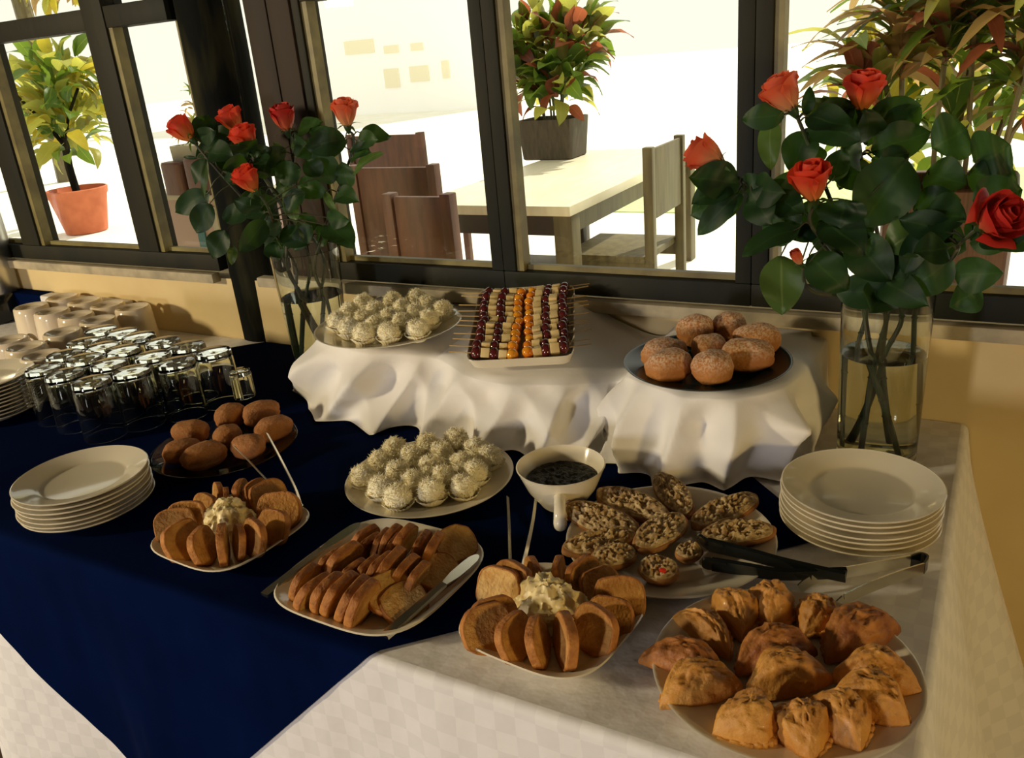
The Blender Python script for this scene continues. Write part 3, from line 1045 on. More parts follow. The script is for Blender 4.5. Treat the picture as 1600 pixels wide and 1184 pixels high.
# plate C: nearest the middle front
pc = (-0.4678, 0.8382, 0.0200)
square_plate(.110, (pc[0], pc[1], .004), math.radians(-6), 'white square plate with a ring of toast round cream spread, beside the crostini')
cc = (-0.4773, 0.8471, 0.0300)
mound('spread_mound', (cc[0], cc[1], .010), .054, .050, .050, 5.0, 'butter_spread', 'mound of pale whipped spread in the middle of the toast ring nearest the front')
fan(cc, [
    ((-0.5539, 0.8468, 0.0400), -.45, 1.12, True, 'pale toast slice at the upper left'),
    ((-0.5444, 0.8653, 0.0400), -.40, 1.1, False, 'toast slice just behind the pale one, upper left'),
    ((-0.5288, 0.8983, 0.0400), -.15, .90, False, 'narrow toast slice standing at the back left'),
    ((-0.4971, 0.9192, 0.0380), .05, .85, False, 'thin edge-on toast slice at the middle back'),
    ((-0.4572, 0.9187, 0.0420), .25, 1.0, False, 'toast slice standing at the back right'),
    ((-0.4287, 0.9114, 0.0360), .5, .95, False, 'dark toast slice low at the right back'),
    ((-0.3897, 0.8867, 0.0420), .55, 1.15, False, 'large toast slice at the far right'),
    ((-0.3889, 0.8511, 0.0400), .55, 1.0, False, 'toast slice at the right, below the large one'),
    ((-0.3947, 0.8161, 0.0400), .40, 1.12, False, 'big toast slice at the lower right'),
    ((-0.4194, 0.7798, 0.0400), .18, 1.15, False, 'edge-on toast slice at the middle front'),
    ((-0.4519, 0.7662, 0.0380), -.25, 1.05, False, 'toast slice at the front, left of the edge-on one'),
    ((-0.4840, 0.7636, 0.0380), -.35, 1.05, False, 'toast slice at the lower left'),
    ((-0.5272, 0.7652, 0.0380), -.50, 1.12, False, 'round toast slice at the far left, in front of another'),
    ((-0.5264, 0.7828, 0.0400), -.45, 1.1, False, 'toast slice at the far left, behind the round one')],
    .011, 'of the front toast ring', 'toast slices round the front mound')

# plate A: left
pc = (-1.0767, 0.8401, 0.0200)
square_plate(.112, (pc[0], pc[1], .004), math.radians(-4), 'white square plate with a ring of toast round yellow spread, below the brown doughnuts')
cc = (-1.1011, 0.8575, 0.0300)
mound('spread_mound', (cc[0], cc[1], .010), .046, .044, .046, 9.0, 'butter_spread', 'mound of yellow spread in the middle of the left toast ring')
fan(cc, [
    ((-1.1595, 0.7956, 0.0400), -.50, 1.1, False, 'toast slice at the far left, in front of another'),
    ((-1.1591, 0.8201, 0.0400), -.45, 1.1, False, 'toast slice at the far left, behind another'),
    ((-1.1049, 0.7650, 0.0380), -.40, 1.15, False, 'broad toast slice at the lower left'),
    ((-1.0615, 0.7677, 0.0380), -.30, 1.05, False, 'dark-edged toast slice at the front left'),
    ((-1.0312, 0.7821, 0.0400), .05, 1.08, False, 'edge-on toast slice at the middle front'),
    ((-1.0172, 0.8023, 0.0360), .25, .95, False, 'toast slice at the front, right of the edge-on one'),
    ((-0.9984, 0.8184, 0.0380), .35, 1.05, False, 'toast slice at the lower right'),
    ((-0.9948, 0.8575, 0.0380), .50, 1.05, False, 'toast slice at the right, lowest of the three'),
    ((-1.0194, 0.8985, 0.0420), .60, 1.2, False, 'broad toast slice at the right, middle of the three'),
    ((-1.0751, 0.9318, 0.0420), .50, 1.1, False, 'toast slice at the right back'),
    ((-1.1076, 0.9359, 0.0400), .35, .95, False, 'toast slice at the back, right of the upright one'),
    ((-1.1334, 0.9227, 0.0420), .08, .95, False, 'narrow upright toast slice at the middle back'),
    ((-1.1473, 0.8968, 0.0400), -.20, .85, False, 'short toast slice at the back, left of the upright one'),
    ((-1.1723, 0.9023, 0.0400), -.25, .9, False, 'leaning toast slice at the back left'),
    ((-1.1619, 0.8627, 0.0400), -.40, .95, False, 'toast slice at the upper left')],
    .011, 'of the left toast ring', 'toast slices round the left mound')

# plate B: big square plate with rows
pc = (-0.7566, 0.8353, 0.0200)
square_plate(.136, (pc[0], pc[1], .004), math.radians(-2), 'large white square plate of bread slices in rows with two knives on it')
ROWS = [('back', .85, [(-0.8247, 0.8615, 0.0580), (-0.8115, 0.9149, 0.0580), (-0.8019, 0.8517, 0.0580), (-0.7948, 0.8968, 0.0580), (-0.7833, 0.8658, 0.0580), (-0.7892, 0.9135, 0.0580), (-0.7706, 0.8684, 0.0580), (-0.7758, 0.9259, 0.0580), (-0.7574, 0.8644, 0.0580), (-0.7664, 0.9148, 0.0580), (-0.7488, 0.8723, 0.0580), (-0.7511, 0.9328, 0.0580), (-0.7086, 0.8655, 0.0580), (-0.7187, 0.9258, 0.0580), (-0.6797, 0.8594, 0.0580), (-0.6944, 0.9256, 0.0580)]),
        ('middle', .85, [(-0.8298, 0.7918, 0.0580), (-0.8213, 0.8351, 0.0580), (-0.8211, 0.8150, 0.0580), (-0.8138, 0.8517, 0.0580), (-0.8030, 0.7811, 0.0580), (-0.7946, 0.8500, 0.0580), (-0.7766, 0.7874, 0.0580), (-0.7718, 0.8190, 0.0580), (-0.7597, 0.7982, 0.0580), (-0.7564, 0.8381, 0.0580), (-0.7395, 0.7938, 0.0580), (-0.7337, 0.8535, 0.0580), (-0.7155, 0.7912, 0.0580), (-0.7222, 0.8669, 0.0580), (-0.6923, 0.7965, 0.0580), (-0.6951, 0.8620, 0.0580), (-0.6703, 0.7973, 0.0580), (-0.6741, 0.8552, 0.0580)]),
        ('front', .85, [(-0.8242, 0.7268, 0.0560), (-0.8267, 0.7877, 0.0560), (-0.7963, 0.7070, 0.0560), (-0.7858, 0.7703, 0.0560), (-0.7733, 0.7126, 0.0560), (-0.7687, 0.7772, 0.0560), (-0.7482, 0.7043, 0.0560), (-0.7480, 0.7936, 0.0560), (-0.7185, 0.7056, 0.0560), (-0.7283, 0.7932, 0.0560), (-0.7011, 0.7020, 0.0560), (-0.7085, 0.7851, 0.0560)])]
for rn, k, P in ROWS:
    n = len(P) // 2
    for i in range(n):
        a, b = V(P[2 * i]), V(P[2 * i + 1])
        d = (b - a); d.z = 0
        L = d.length
        d.normalize()
        nn = V((d.y, -d.x, 0))
        lean = .32 + .16 * random.random()
        up = V((0, 0, 1)) * math.cos(lean) + nn * math.sin(lean)
        sc = min(1.15, max(.85, L / .062))
        m = frame((0, 0, 0), d, up)
        loc = (a + b) / 2 - up * .056 * sc
        loc.z = .012
        m.translation = loc
        put_slice(m, 'bread slice, %s in the %s row of the plate with two knives' % (nth(i, n), rn), 'bread slices in rows', random.random() < .35, sc)
for k, (p, hd, tilt, lb) in enumerate([
        ((-0.6799, 0.9274, 0.0300), 62, 1.05, 'bread slice lying at the back right corner of the plate with two knives'),
        ((-0.6744, 0.8667, 0.0220), 62, 1.2, 'bread slice lying beside the blade of the right knife'),
        ((-0.7003, 0.7835, 0.0340), 62, .95, 'broad bread slice with its face showing at the front of the knife plate'),
        ((-0.6745, 0.7814, 0.0240), 62, 1.1, 'bread slice lying front right, beneath the right knife handle')]):
    d = V((math.cos(math.radians(hd)), math.sin(math.radians(hd)), 0))
    nn = V((d.y, -d.x, 0))
    up = V((0, 0, 1)) * math.cos(tilt) - nn * math.sin(tilt)
    m = frame((0, 0, 0), d, up)
    loc = V((p[0], p[1], 0)) - V((up.x, up.y, 0)) * .031
    loc.z = .014 + (.006 if k % 2 == 0 else 0)
    m.translation = loc
    put_slice(m, lb, 'bread slices in rows', True, 1.1)


# ------------------------------------------------------------------ knives and tongs
def knife(he, mid, tip, z0, z1, z2, label):
    he, mid, tip = V((he[0], he[1], z0)), V((mid[0], mid[1], z1)), V((tip[0], tip[1], z2))
    t = thing('table_knife', label, 'knife', tuple(he))
    d = (mid - he).normalized(); sdv = d.cross(V((0, 0, 1))).normalized()
    b = MB()
    n = 10
    b.ribbon([he + (mid - he) * (i / n) for i in range(n + 1)], sdv, [.010 + .006 * (1 - i / n) * (1 if i else .7) for i in range(n + 1)], .0055)
    b.obj('handle', 'steel', t, auto=30)
    b = MB()
    b.ribbon([mid + (tip - mid) * q for q in (0, .12, .3, .6, .85, .95, 1)], sdv, [.009, .014, .019, .020, .018, .012, .004], .0018)
    b.obj('blade', 'steel', t, auto=30)


knife((-0.8865, 0.7217, 0.0260), (-0.8758, 0.8407, 0.0340), (-0.8735, 0.9327, 0.0300), .024, .034, .030, 'steel table knife along the left rim of the bread plate')
knife((-0.6617, 0.7168, 0.0220), (-0.6384, 0.8320, 0.0360), (-0.6358, 0.9219, 0.0300), .022, .037, .031, 'steel table knife along the right rim of the bread plate')


def wire_tongs(p1, p2, hinge, label, w=.006):
    hinge = V(hinge)
    t = thing('serving_tongs', label, 'tongs', tuple(hinge))
    for p in (p1, p2):
        pts = [V(q) for q in p] + [hinge]
        b = MB()
        b.ribbon(catmull(pts, 16), V((0, 0, 1)).cross((pts[0] - hinge)).normalized() * .7 + V((0, 0, .7)), w, .0016)
        b.obj('arm', 'steel', t)
    b = MB()
    b.blob(lambda d: V((d.x * .005, d.y * .005, d.z * .004)) + hinge, 12, 8)
    b.obj('hinge', 'steel', t)


wire_tongs([(-1.2470, 1.0235, 0.0700), (-1.1998, 1.0073, 0.0580), (-1.1012, 0.9684, 0.0400)], [(-1.2262, 1.0913, 0.0700), (-1.1529, 1.0440, 0.0550), (-1.0624, 0.9839, 0.0340)], (-1.0116, 0.9417, 0.0300),
           'thin steel tongs leaning from the brown doughnuts towards the left toast ring')
wire_tongs([(-0.7023, 1.1303, 0.0080), (-0.6555, 1.0513, 0.0120), (-0.5757, 0.9164, 0.0300)], [(-0.6582, 1.1562, 0.0080), (-0.6166, 1.0626, 0.0140), (-0.5640, 0.9395, 0.0320)], (-0.5460, 0.8810, 0.0260),
           'thin steel tongs lying between the bread plate and the pesto bowl')

# black serving tongs on the crostini plate
t = thing('black_tongs', 'black plastic serving tongs lying across the crostini plate', 'tongs', (-0.1354, 1.1031, 0.0200))
for k, (P, hw) in enumerate((([(-0.3371, 1.0616, 0.0480), (-0.3177, 1.0545, 0.0480), (-0.2593, 1.0559, 0.0480), (-0.2075, 1.0556, 0.0480), (-0.1278, 1.0586, 0.0480)], .030), ([(-0.3175, 1.0213, 0.0340), (-0.3037, 1.0245, 0.0340), (-0.2527, 1.0312, 0.0340), (-0.2078, 1.0381, 0.0340), (-0.1297, 1.0756, 0.0340)], .030))):
    pts = [V(q) for q in P]
    for i, q in enumerate(pts):
        q.z -= (.014 if k == 0 else .004) * i / 4
    d = (pts[-1] - pts[0]).normalized()
    b = MB().ribbon(catmull(pts[1:], 14), V((0, 0, 1)) + d.cross(V((0, 0, 1))) * .35, [.026 - .008 * i / 14 for i in range(15)], .006)
    b.obj('arm', 'black_plastic', t, auto=30)
    b = MB().ribbon(catmull([pts[0], pts[0].lerp(pts[1], .5), pts[1], pts[1].lerp(pts[2], .4)], 8), V((0, 0, 1)) + d.cross(V((0, 0, 1))) * .6, [.016, .026, .032, .034, .034, .033, .030, .028, .026], .004)
    b.obj('gripper', 'black_plastic', t, auto=30)
# steel tongs with a bent spring end
t = thing('steel_tongs', 'shiny steel tongs with a rounded spring end lying beside the turnovers', 'tongs', (-0.0398, 1.1444, 0.0200))
P1 = [V(q) for q in [(-0.1716, 1.0517, 0.0220), (-0.1508, 1.0730, 0.0220), (-0.1012, 1.1124, 0.0220), (-0.0550, 1.1486, 0.0220)]]
P2 = [V(q) for q in [(-0.0366, 1.1359, 0.0220), (-0.0674, 1.1020, 0.0220), (-0.1006, 1.0593, 0.0220), (-0.1240, 1.0235, 0.0220)]]
loop = [V(q) for q in [(-0.0550, 1.1486, 0.0220), (-0.0431, 1.1614, 0.0220), (-0.0336, 1.1561, 0.0220), (-0.0366, 1.1359, 0.0220)]]
up = V((0, 0, 1))
MB().ribbon(catmull(P1, 14), up, .018, .0022).obj('arm', 'steel', t, auto=30)
MB().ribbon(catmull(P2, 14), up, .018, .0022).obj('arm', 'steel', t, auto=30)
MB().ribbon(catmull(loop, 12), up, .018, .003).obj('spring_bend', 'black_plastic', t, auto=30)
for q, e in ((P1[0], P1[1]), (P2[-1], P2[-2])):
    d = (q - e).normalized()
    MB().ribbon(catmull([q, q + d * .010 + V((0, 0, -.004)), q + d * .018 + V((0, 0, -.010))], 5), V((0, 0, 1)) + d * .5, .017, .0022).obj('gripper', 'steel', t, auto=30)

# ------------------------------------------------------------------ bowl of pesto
p = (-0.6043, 1.1533, 0.0760)
bc = (p[0], p[1], .004)
t = thing('handled_bowl', 'white handled bowl of dark pesto behind the crostini plate', 'bowl', bc)
MB().lathe([(0, .004), (.028, .003), (.034, 0), (.038, .001), (.042, .008), (.060, .034), (.074, .068), (.0765, .0735), (.0745, .0745), (.0715, .069), (.056, .034), (.036, .012), (0, .008)], 56).obj('body', 'porcelain', t, local=False)
hd = V((.40, -.91, 0)).normalized()
MB().tube(catmull([hd * .058 + V((0, 0, .046)), hd * .080 + V((0, 0, .046)), hd * .098 + V((0, 0, .038)), hd * .106 + V((0, 0, .022)), hd * .104 + V((0, 0, .012))], 16),
          [.011, .011, .0105, .010, .010, .0098, .0098, .0098, .010, .0102, .0105, .011, .0112, .011, .010, .008, .005], 14).obj('handle', 'porcelain', t, local=False)


def pest(u, v):
    r = .0625 * v
    a = 2 * PI * u
    return (r * math.cos(a), r * math.sin(a), .048 + .005 * nz(r * math.cos(a) * 120, r * math.sin(a) * 120) * (1 - v ** 8) + (.002 if v < 1 else -.002))


MB().grid(pest, 64, 16).obj('pesto', 'pesto', t, local=False)

# ------------------------------------------------------------------ crostini
pc = (-0.3891, 1.0866, 0.0150)
round_plate('serving_plate', .160, 'porcelain', 'white round plate of topped crostini under the black tongs', (pc[0], pc[1], .004))


def crostini(a, b, W, H, z, seed, label, tilt=0.0):
    a, b = V(a), V(b)
    d = b - a; d.z = 0
    L = d.length
    side = V((0, 0, 1)).cross(d).normalized()
    up = V((0, 0, 1)) * math.cos(tilt) + side * math.sin(tilt)
    m = frame((0, 0, 0), d, up)
    c = (a + b) / 2
    m.translation = V((c.x, c.y, z)) - V((up.x, up.y, 0)) * H * .5
    q = thing('crostini', label, 'crostini', mw=m, group='crostini on the round plate')

    def body(v):
        k = 1 + .08 * noise.noise(v * 1.8 + V((seed, 0, 0)))
        wx = math.copysign(abs(v.x) ** .95, v.x)
        zz = v.z
        z2 = H * (.75 + .25 * min(1, zz * 4)) if zz > 0 else H * .75 * (1 - (-zz) ** 1.3)
        return V((wx * L / 2 * k, v.y * W / 2 * k * (.75 + .25 * min(1, max(0, zz + 1))), z2))
    ob('bread', MB().blob(body, 32, 16).me('bread', 'baguette_crust'), q)

    def top(v):
        r = math.hypot(v.x, v.y)
        k = (1 + .08 * noise.noise(V((v.x, v.y, 0)).normalized() * 1.5 + V((seed, 1, 0)))) * .93
        p = V((v.x * L / 2 * k, v.y * W / 2 * k, 0))
        lump = max(0, noise.noise(p * 85 + V((seed, 0, 0))) * .7 + noise.noise(p * 210 + V((seed, 5, 0))) * .8 + .4)
        return V((p.x, p.y, H * .96 + (.0105 * lump * max(0, 1 - r ** 5) + .003 if v.z > 0 else -.001)))
    ob('tuna_topping', MB().blob(top, 84, 52).me('tuna_topping', 'tuna_spread', True, 40), q)
    if 'red pepper' in label:
        ob('pepper_piece', MB().box((-.004, -.0025, H * .96 + .008), (.005, .003, H * .96 + .0125), .001).me('pepper_piece', 'red_pepper'), q, Matrix.Translation(V((.012, -.012, 0))))


cr = [(((-0.5412, 1.1622, 0.0400), (-0.4000, 1.1194, 0.0400)), .058, .024, 'long crostini at the upper left of the plate', -.25),
      (((-0.5763, 1.1017, 0.0360), (-0.4299, 1.0685, 0.0360)), .056, .026, 'long crostini with a pointed end at the left back', -.35),
      (((-0.4679, 1.2617, 0.0400), (-0.3728, 1.1442, 0.0400)), .052, .022, 'upright crostini at the middle back against the riser cloth', -.25),
      (((-0.3642, 1.1175, 0.0360), (-0.2945, 1.2460, 0.0360)), .054, .022, 'chunky crostini at the right back of the plate', -.15),
      (((-0.3434, 1.0899, 0.0360), (-0.2432, 1.1515, 0.0360)), .054, .024, 'crostini at the far right just behind the tong tip', -.15),
      (((-0.5219, 0.9786, 0.0340), (-0.4339, 1.0625, 0.0340)), .050, .028, 'crostini with an orange crust end at the far left', -.30),
      (((-0.4149, 1.0133, 0.0360), (-0.3830, 1.1308, 0.0360)), .058, .026, 'thickly topped crostini in the centre of the plate', -.12),
      (((-0.4702, 0.9692, 0.0320), (-0.4160, 1.0158, 0.0320)), .046, .026, 'small oval crostini at the front left of the plate', -.20),
      (((-0.3977, 0.9840, 0.0340), (-0.3388, 0.9801, 0.0340)), .052, .028, 'crostini with a red pepper piece at the front', -.15),
      (((-0.3606, 1.0334, 0.0300), (-0.3312, 1.0632, 0.0300)), .040, .020, 'small crostini partly covered by the black tongs', 0)]
for k, ((a, b), W, H, lb, tl) in enumerate(cr):
    crostini(a, b, W, H, .011 + (.004 if k in (0, 6) else 0), k * 5.3 + 2, lb, tl)

# ------------------------------------------------------------------ pastry turnovers
pc = (-0.1670, 0.8603, 0.0150)
round_plate('serving_plate', .157, 'porcelain', 'white round plate of golden pastry turnovers at the front right corner', (pc[0], pc[1], .004))


def turnover(a, b, W, H, z, seed, m, label, bend=.012, flip=1):
    a, b = V(a), V(b)
    d = b - a; d.z = 0
    L = d.length * 1.04
    mt = frame((0, 0, 0), d, (0, 0, 1))
    c = (a + b) / 2
    mt.translation = V((c.x, c.y, z))
    q = thing('pastry_turnover', label, 'pastry', mw=mt, group='pastry turnovers on the round plate')

    def f(v):
        x = v.x
        wd = (1 - .72 * abs(x) ** 2.8)
        k = 1 + .14 * noise.noise(v * 1.8 + V((seed, 0, 0))) + .10 * noise.noise(v * 4.0 + V((0, seed, 0))) + .06 * noise.noise(v * 9 + V((0, 0, seed))) + .05 * abs(noise.noise(v * 6 + V((seed, seed, 0))))
        z2 = H * (.20 + .90 * v.z ** .8) if v.z > 0 else H * .20 * (1 - (-v.z) ** .8)
        return V((x * L / 2 * (1 + .05 * noise.noise(v + V((seed, 3, 0)))), (v.y * W / 2 * wd) * k + flip * bend * (1 - x * x * 1.6), z2 * (.45 + .55 * wd) * k))
    ob('crust', MB().blob(f, 64, 40).me('crust', m), q)
    e = MB()
    pts = []
    for i in range(41):
        x = -1 + 2 * i / 40
        x *= .96
        wd = (1 - .72 * abs(x) ** 2.8) * math.sqrt(max(0, 1 - x * x)) ** .8
        pts.append(V((x * L / 2, flip * (wd * W / 2 * .97 + bend * (1 - x * x * 1.6) + .0016 * math.cos(i * 2.1)), H * .22 + .0015 * math.sin(i * 1.7))))
    e.tube(pts, [.0022 + .0030 * math.sin(PI * i / 40) * (1 + .3 * math.sin(i * 2.1)) for i in range(41)], 8)
    ob('crimped_edge', e.me('crimped_edge', m), q)


pt = [(((-0.2820, 0.9676, 0.0400), (-0.2231, 0.8999, 0.0200)), .056, .040, 'pastry', 'turnover pointing upright at the upper left back of the pastry plate', 1),
      (((-0.2344, 0.9994, 0.0400), (-0.1929, 0.9262, 0.0200)), .058, .042, 'pastry', 'turnover pointing upright at the middle back, right of its look-alike', 1),
      (((-0.1602, 0.9995, 0.0400), (-0.1518, 0.9351, 0.0200)), .054, .040, 'pastry', 'small turnover touched by the end of the steel tongs', 1),
      (((-0.1274, 0.9002, 0.0300), (-0.0556, 0.9942, 0.0300)), .062, .044, 'pastry_dark', 'large dark-baked turnover at the right back of the pastry plate', 1),
      (((-0.3184, 0.9032, 0.0300), (-0.2288, 0.8575, 0.0300)), .040, .034, 'pastry', 'slim turnover at the left back of the pastry plate', 1),
      (((-0.3315, 0.8142, 0.0300), (-0.2251, 0.8214, 0.0300)), .054, .036, 'pastry_dark', 'dark flat turnover overhanging the left rim of the pastry plate', 1),
      (((-0.2191, 0.8337, 0.0300), (-0.1408, 0.9075, 0.0300)), .056, .044, 'pastry_dark', 'browned turnover in the middle of the pastry plate', 1),
      (((-0.1974, 0.8038, 0.0250), (-0.1155, 0.8673, 0.0250)), .056, .042, 'pastry', 'golden turnover in the middle, just in front of the browned one', 1),
      (((-0.1122, 0.8719, 0.0300), (-0.0180, 0.8841, 0.0300)), .058, .042, 'pastry', 'pale golden turnover at the far right of the pastry plate', 1),
      (((-0.1075, 0.8364, 0.0300), (-0.0231, 0.8253, 0.0300)), .056, .044, 'pastry', 'glossy turnover at the right front, below the pale one', 1),
      (((-0.2843, 0.7479, 0.0250), (-0.2081, 0.8157, 0.0250)), .056, .040, 'pastry', 'turnover with a pointed tip at the left front of the pastry plate', 1),
      (((-0.2077, 0.7191, 0.0250), (-0.1702, 0.7951, 0.0250)), .060, .046, 'pastry', 'round puffy turnover at the front left of the pastry plate', -1),
      (((-0.1579, 0.7841, 0.0350), (-0.1051, 0.7332, 0.0250)), .060, .044, 'pastry', 'turnover at the middle front with its open end towards the rim', 1),
      (((-0.1260, 0.8134, 0.0350), (-0.0628, 0.7654, 0.0250)), .056, .044, 'pastry', 'turnover at the front right with a folded end', 1)]
for k, ((a, b), W, H, m, lb, fl) in enumerate(pt):
    turnover(a, b, W, H, .011 + (.002 if k in (4, 6, 9) else 0), k * 4.1 + 1, m, lb, .010, fl)
# ------------------------------------------------------------------ vases and roses
def vase(label, c, r0, r1, h, wl):
    t = thing('glass_vase', label, 'vase', c)
    th = .0028

    def ro(z):
        return r0 + (r1 - r0) * z / h
    prof = [(0, 0), (r0 * .9, 0), (r0, .004)] + [(ro(z), z) for z in (h * .3, h * .6, h * .97)] + [(r1 - .0005, h), (r1 - th, h - .001)]
    prof += [(ro(z) - th, z) for z in (h * .9, h * .6, h * .3, .022)] + [(r0 * .85, .014), (0, .013)]
    MB().lathe(prof, 64).obj('body', 'clear_glass', t, local=False, auto=50)
    e = .0006
    wp = [(0, .0125), (r0 * .85, .0135), (ro(.022) - th + e, .022), (ro(wl * .5) - th + e, wl * .5), (ro(wl) - th + e, wl + .0008), (ro(wl) - th - .003, wl), (0, wl)]
    MB().lathe(wp, 64).obj('water', 'water', t, local=False, auto=50)
    return t


VR = V((-.146, 1.508, .004)); VL = V((-1.476, 1.545, .004))
vase('tall clear glass vase of water at the right end, behind the plate stack', VR, .067, .0735, .312, .196)
vase('clear glass vase of water at the left, between the glasses and the riser cloth', VL, .067, .085, .322, .205)


def petal(r0, h, spread, flare, nu=8, nv=7):
    b = MB()

    def f(u, v):
        a = (u * 2 - 1)
        ang = a * spread * (.62 + .38 * math.sin(min(1, v * 1.2) * PI / 2))
        r = r0 * (.22 + .78 * math.sin(min(1.0, v * 1.35) * PI / 2)) + flare * max(0, v - .55) ** 2 * (1 + .5 * a * a)
        z = h * v - h * .22 * (a ** 4) * v * v - flare * .35 * max(0, v - .8) * 2
        r += .0012 * math.sin(a * 5 + v * 4)
        return V((r * math.cos(ang), r * math.sin(ang), z))
    b.grid(f, nu, nv, lambda u, v: (u, v))
    return b


PET = {}
for mname in ('rose_petal', 'rose_petal_pale', 'rose_petal_dark'):
    PET[mname] = [petal(.0135, .058, 1.15, .000).me('petal', mname), petal(.0185, .056, 1.15, .006).me('petal', mname),
                  petal(.0225, .052, 1.05, .022).me('petal', mname), petal(.0240, .046, .85, .060).me('petal', mname)]


def core(m):
    b = MB()

    def f(u, v):
        a = u * 2 * PI
        r = .012 * (.3 + .7 * math.sin(min(1, v * 1.5) * PI / 2)) * (1 - .45 * max(0, v - .7) / .3) * (1 + .14 * math.sin(3 * a + v * 5))
        return V((r * math.cos(a), r * math.sin(a), .057 * v))
    b.grid(f, 24, 10, lambda u, v: (u, v * .95))
    return b.me('bud_core', m)


CORE = {m: core(m) for m in PET}
sep = MB()


def sepf(u, v):
    a = u * 2 - 1
    w = .0055 * (1 - v) ** .7
    r = .008 + .013 * v + .012 * v * v
    return V((r, a * w, .004 + .012 * v - .016 * v * v))


sep.grid(sepf, 2, 7)
SEP = sep.me('sepal', 'rose_leaf_pale')
CAL = MB().lathe([(0, -.014), (.003, -.012), (.0065, -.004), (.0085, .003), (.006, .008), (0, .009)], 16).me('calyx', 'rose_leaf_pale')


def leaf_mesh(B, T, wid, n, droop=.15, fold=.12, off=V((0, 0, 0)), seed=0.0):
    B, T = V(B), V(T)
    d = T - B
    L = d.length
    dn = d.normalized()
    n = V(n)
    n = (n - dn * n.dot(dn)).normalized()
    s = dn.cross(n).normalized()
    b = MB()

    def f(u, v):
        a = u * 2 - 1
        w = wid / 2 * (max(.01, v) ** .6 * max(.0, 1 - v) ** .8 / .382) * (1 + .05 * (1 if int(v * 24) % 2 else -1) * (abs(a) > .95))
        p = B + d * v + n * (droop * L * (math.sin(PI * v) - .25 * v)) + s * (a * w)
        p += n * (abs(a) ** 1.3 * w * (fold * 2.2) + .05 * wid * math.sin(v * 9 + a * 2 + seed))
        return p - off
    b.grid(f, 6, 12, lambda u, v: (u, v))
    return b


def rose(label, group, bottom, through, fc, axis, kind, leaves, opened=1.0, filler=4, seed=1, bud=False, view=V((.2, -1, .35))):
    rnd = random.Random(seed)
    fc = V(fc); axis = V(axis).normalized()
    H = .05
    k = 1.12 if not bud else .5
    fb = fc - axis * H * .5 * k
    root = thing('rose', label, 'rose', tuple(V(bottom)), group=group)
    off = V(bottom)
    path = catmull([V(bottom)] + [V(p) for p in through] + [fb - axis * .045 + V((0, 0, -.01)), fb - axis * .006], 40)
    MB().tube(path, [.0047 - .0019 * i / 40 for i in range(41)], 8).obj('stem', 'stem', root)
    # thorns / leaf nodes as small swellings
    nb = MB()
    for q in (.12, .22, .33, .46):
        p = path[int(q * 40)]
        nb.blob(lambda d: p + V((d.x * .0055, d.y * .0055, d.z * .0038)), 8, 6)
    nb.obj('node', 'stem', root)
    x = axis.cross(V((.3, .2, .1))).normalized()
    fm = frame(fb - off, x, axis) @ Matrix.Scale(k, 4)
    ob('bud_core', CORE[kind], root, fm)
    lays = [(0, 3, 0.0), (1, 4, .5)] + ([(2, 4, .2), (3, 3, .9)] if not bud else [])
    for (li, n, ph) in lays:
        if li == 3 and opened < 1.0:
            continue
        for i in range(n):
            mm = fm @ Matrix.Rotation(ph + seed + 2 * PI * i / n, 4, 'Z') @ Matrix.Rotation((.12 * li * (opened - .75) + rnd.uniform(-.05, .05)), 4, 'Y')
            ob('petal', PET[kind][li], root, mm)
    ob('calyx', CAL, root, fm)
    for i in range(5):
        ob('sepal', SEP, root, fm @ Matrix.Rotation(2 * PI * i / 5 + seed, 4, 'Z') @ Matrix.Rotation(rnd.uniform(-.3, .5), 4, 'Y'))
    allv = list(leaves)
    for q in range(filler + 4 if not bud else 1):
        p = path[rnd.randint(22, 36)]
        a = rnd.uniform(0, 2 * PI)
        d = V((math.cos(a), .55 * math.sin(a) - .1, rnd.uniform(-.35, .6))).normalized()
        B = p + d * .02
        T = B + d * rnd.uniform(.06, .095) + V((0, 0, -.015))
        if T.y > 1.66:
            T.y = 1.66
        allv.append((B, T, rnd.uniform(.045, .068), 0))
    for i, lf in enumerate(allv):
        B, T, wd, pale = lf
        B, T = V(B), V(T)
        n = view + V((rnd.uniform(-.6, .6), rnd.uniform(-.3, .3), rnd.uniform(-.4, .6)))
        lm = leaf_mesh(B, T, wd, n, rnd.uniform(.03, .14), rnd.uniform(.05, .16), V((0, 0, 0)), i * 1.7)
        lo = lm.obj('leaf', 'rose_leaf_pale' if pale else 'rose_leaf', root, auto=None)
        near = min(path[18:40], key=lambda p: (p - B).length)
        mid = near.lerp(B, .5) + V((0, 0, .006))
        MB().tube([p - off for p in catmull([near, mid, B, B.lerp(T, .08)], 8)], [.0015] * 5 + [.0011] * 4, 6).obj('leaf_stalk', 'stem', lo, local=False)


def inv(c, a, rb, zb, rr, zr, b=None):
    """points of a stem leaning through a vase: from the bottom wall to the opposite rim"""
    b = a + PI if b is None else b
    P0 = V((c.x + rb * math.cos(a), c.y + rb * math.sin(a), zb))
    P2 = V((c.x + rr * math.cos(b), c.y + rr * math.sin(b), zr))
    P1 = P0.lerp(P2, .62) + V((0, 0, .0))
    return P0, [P1, P2]


def rightset(y, pts):
    return pts


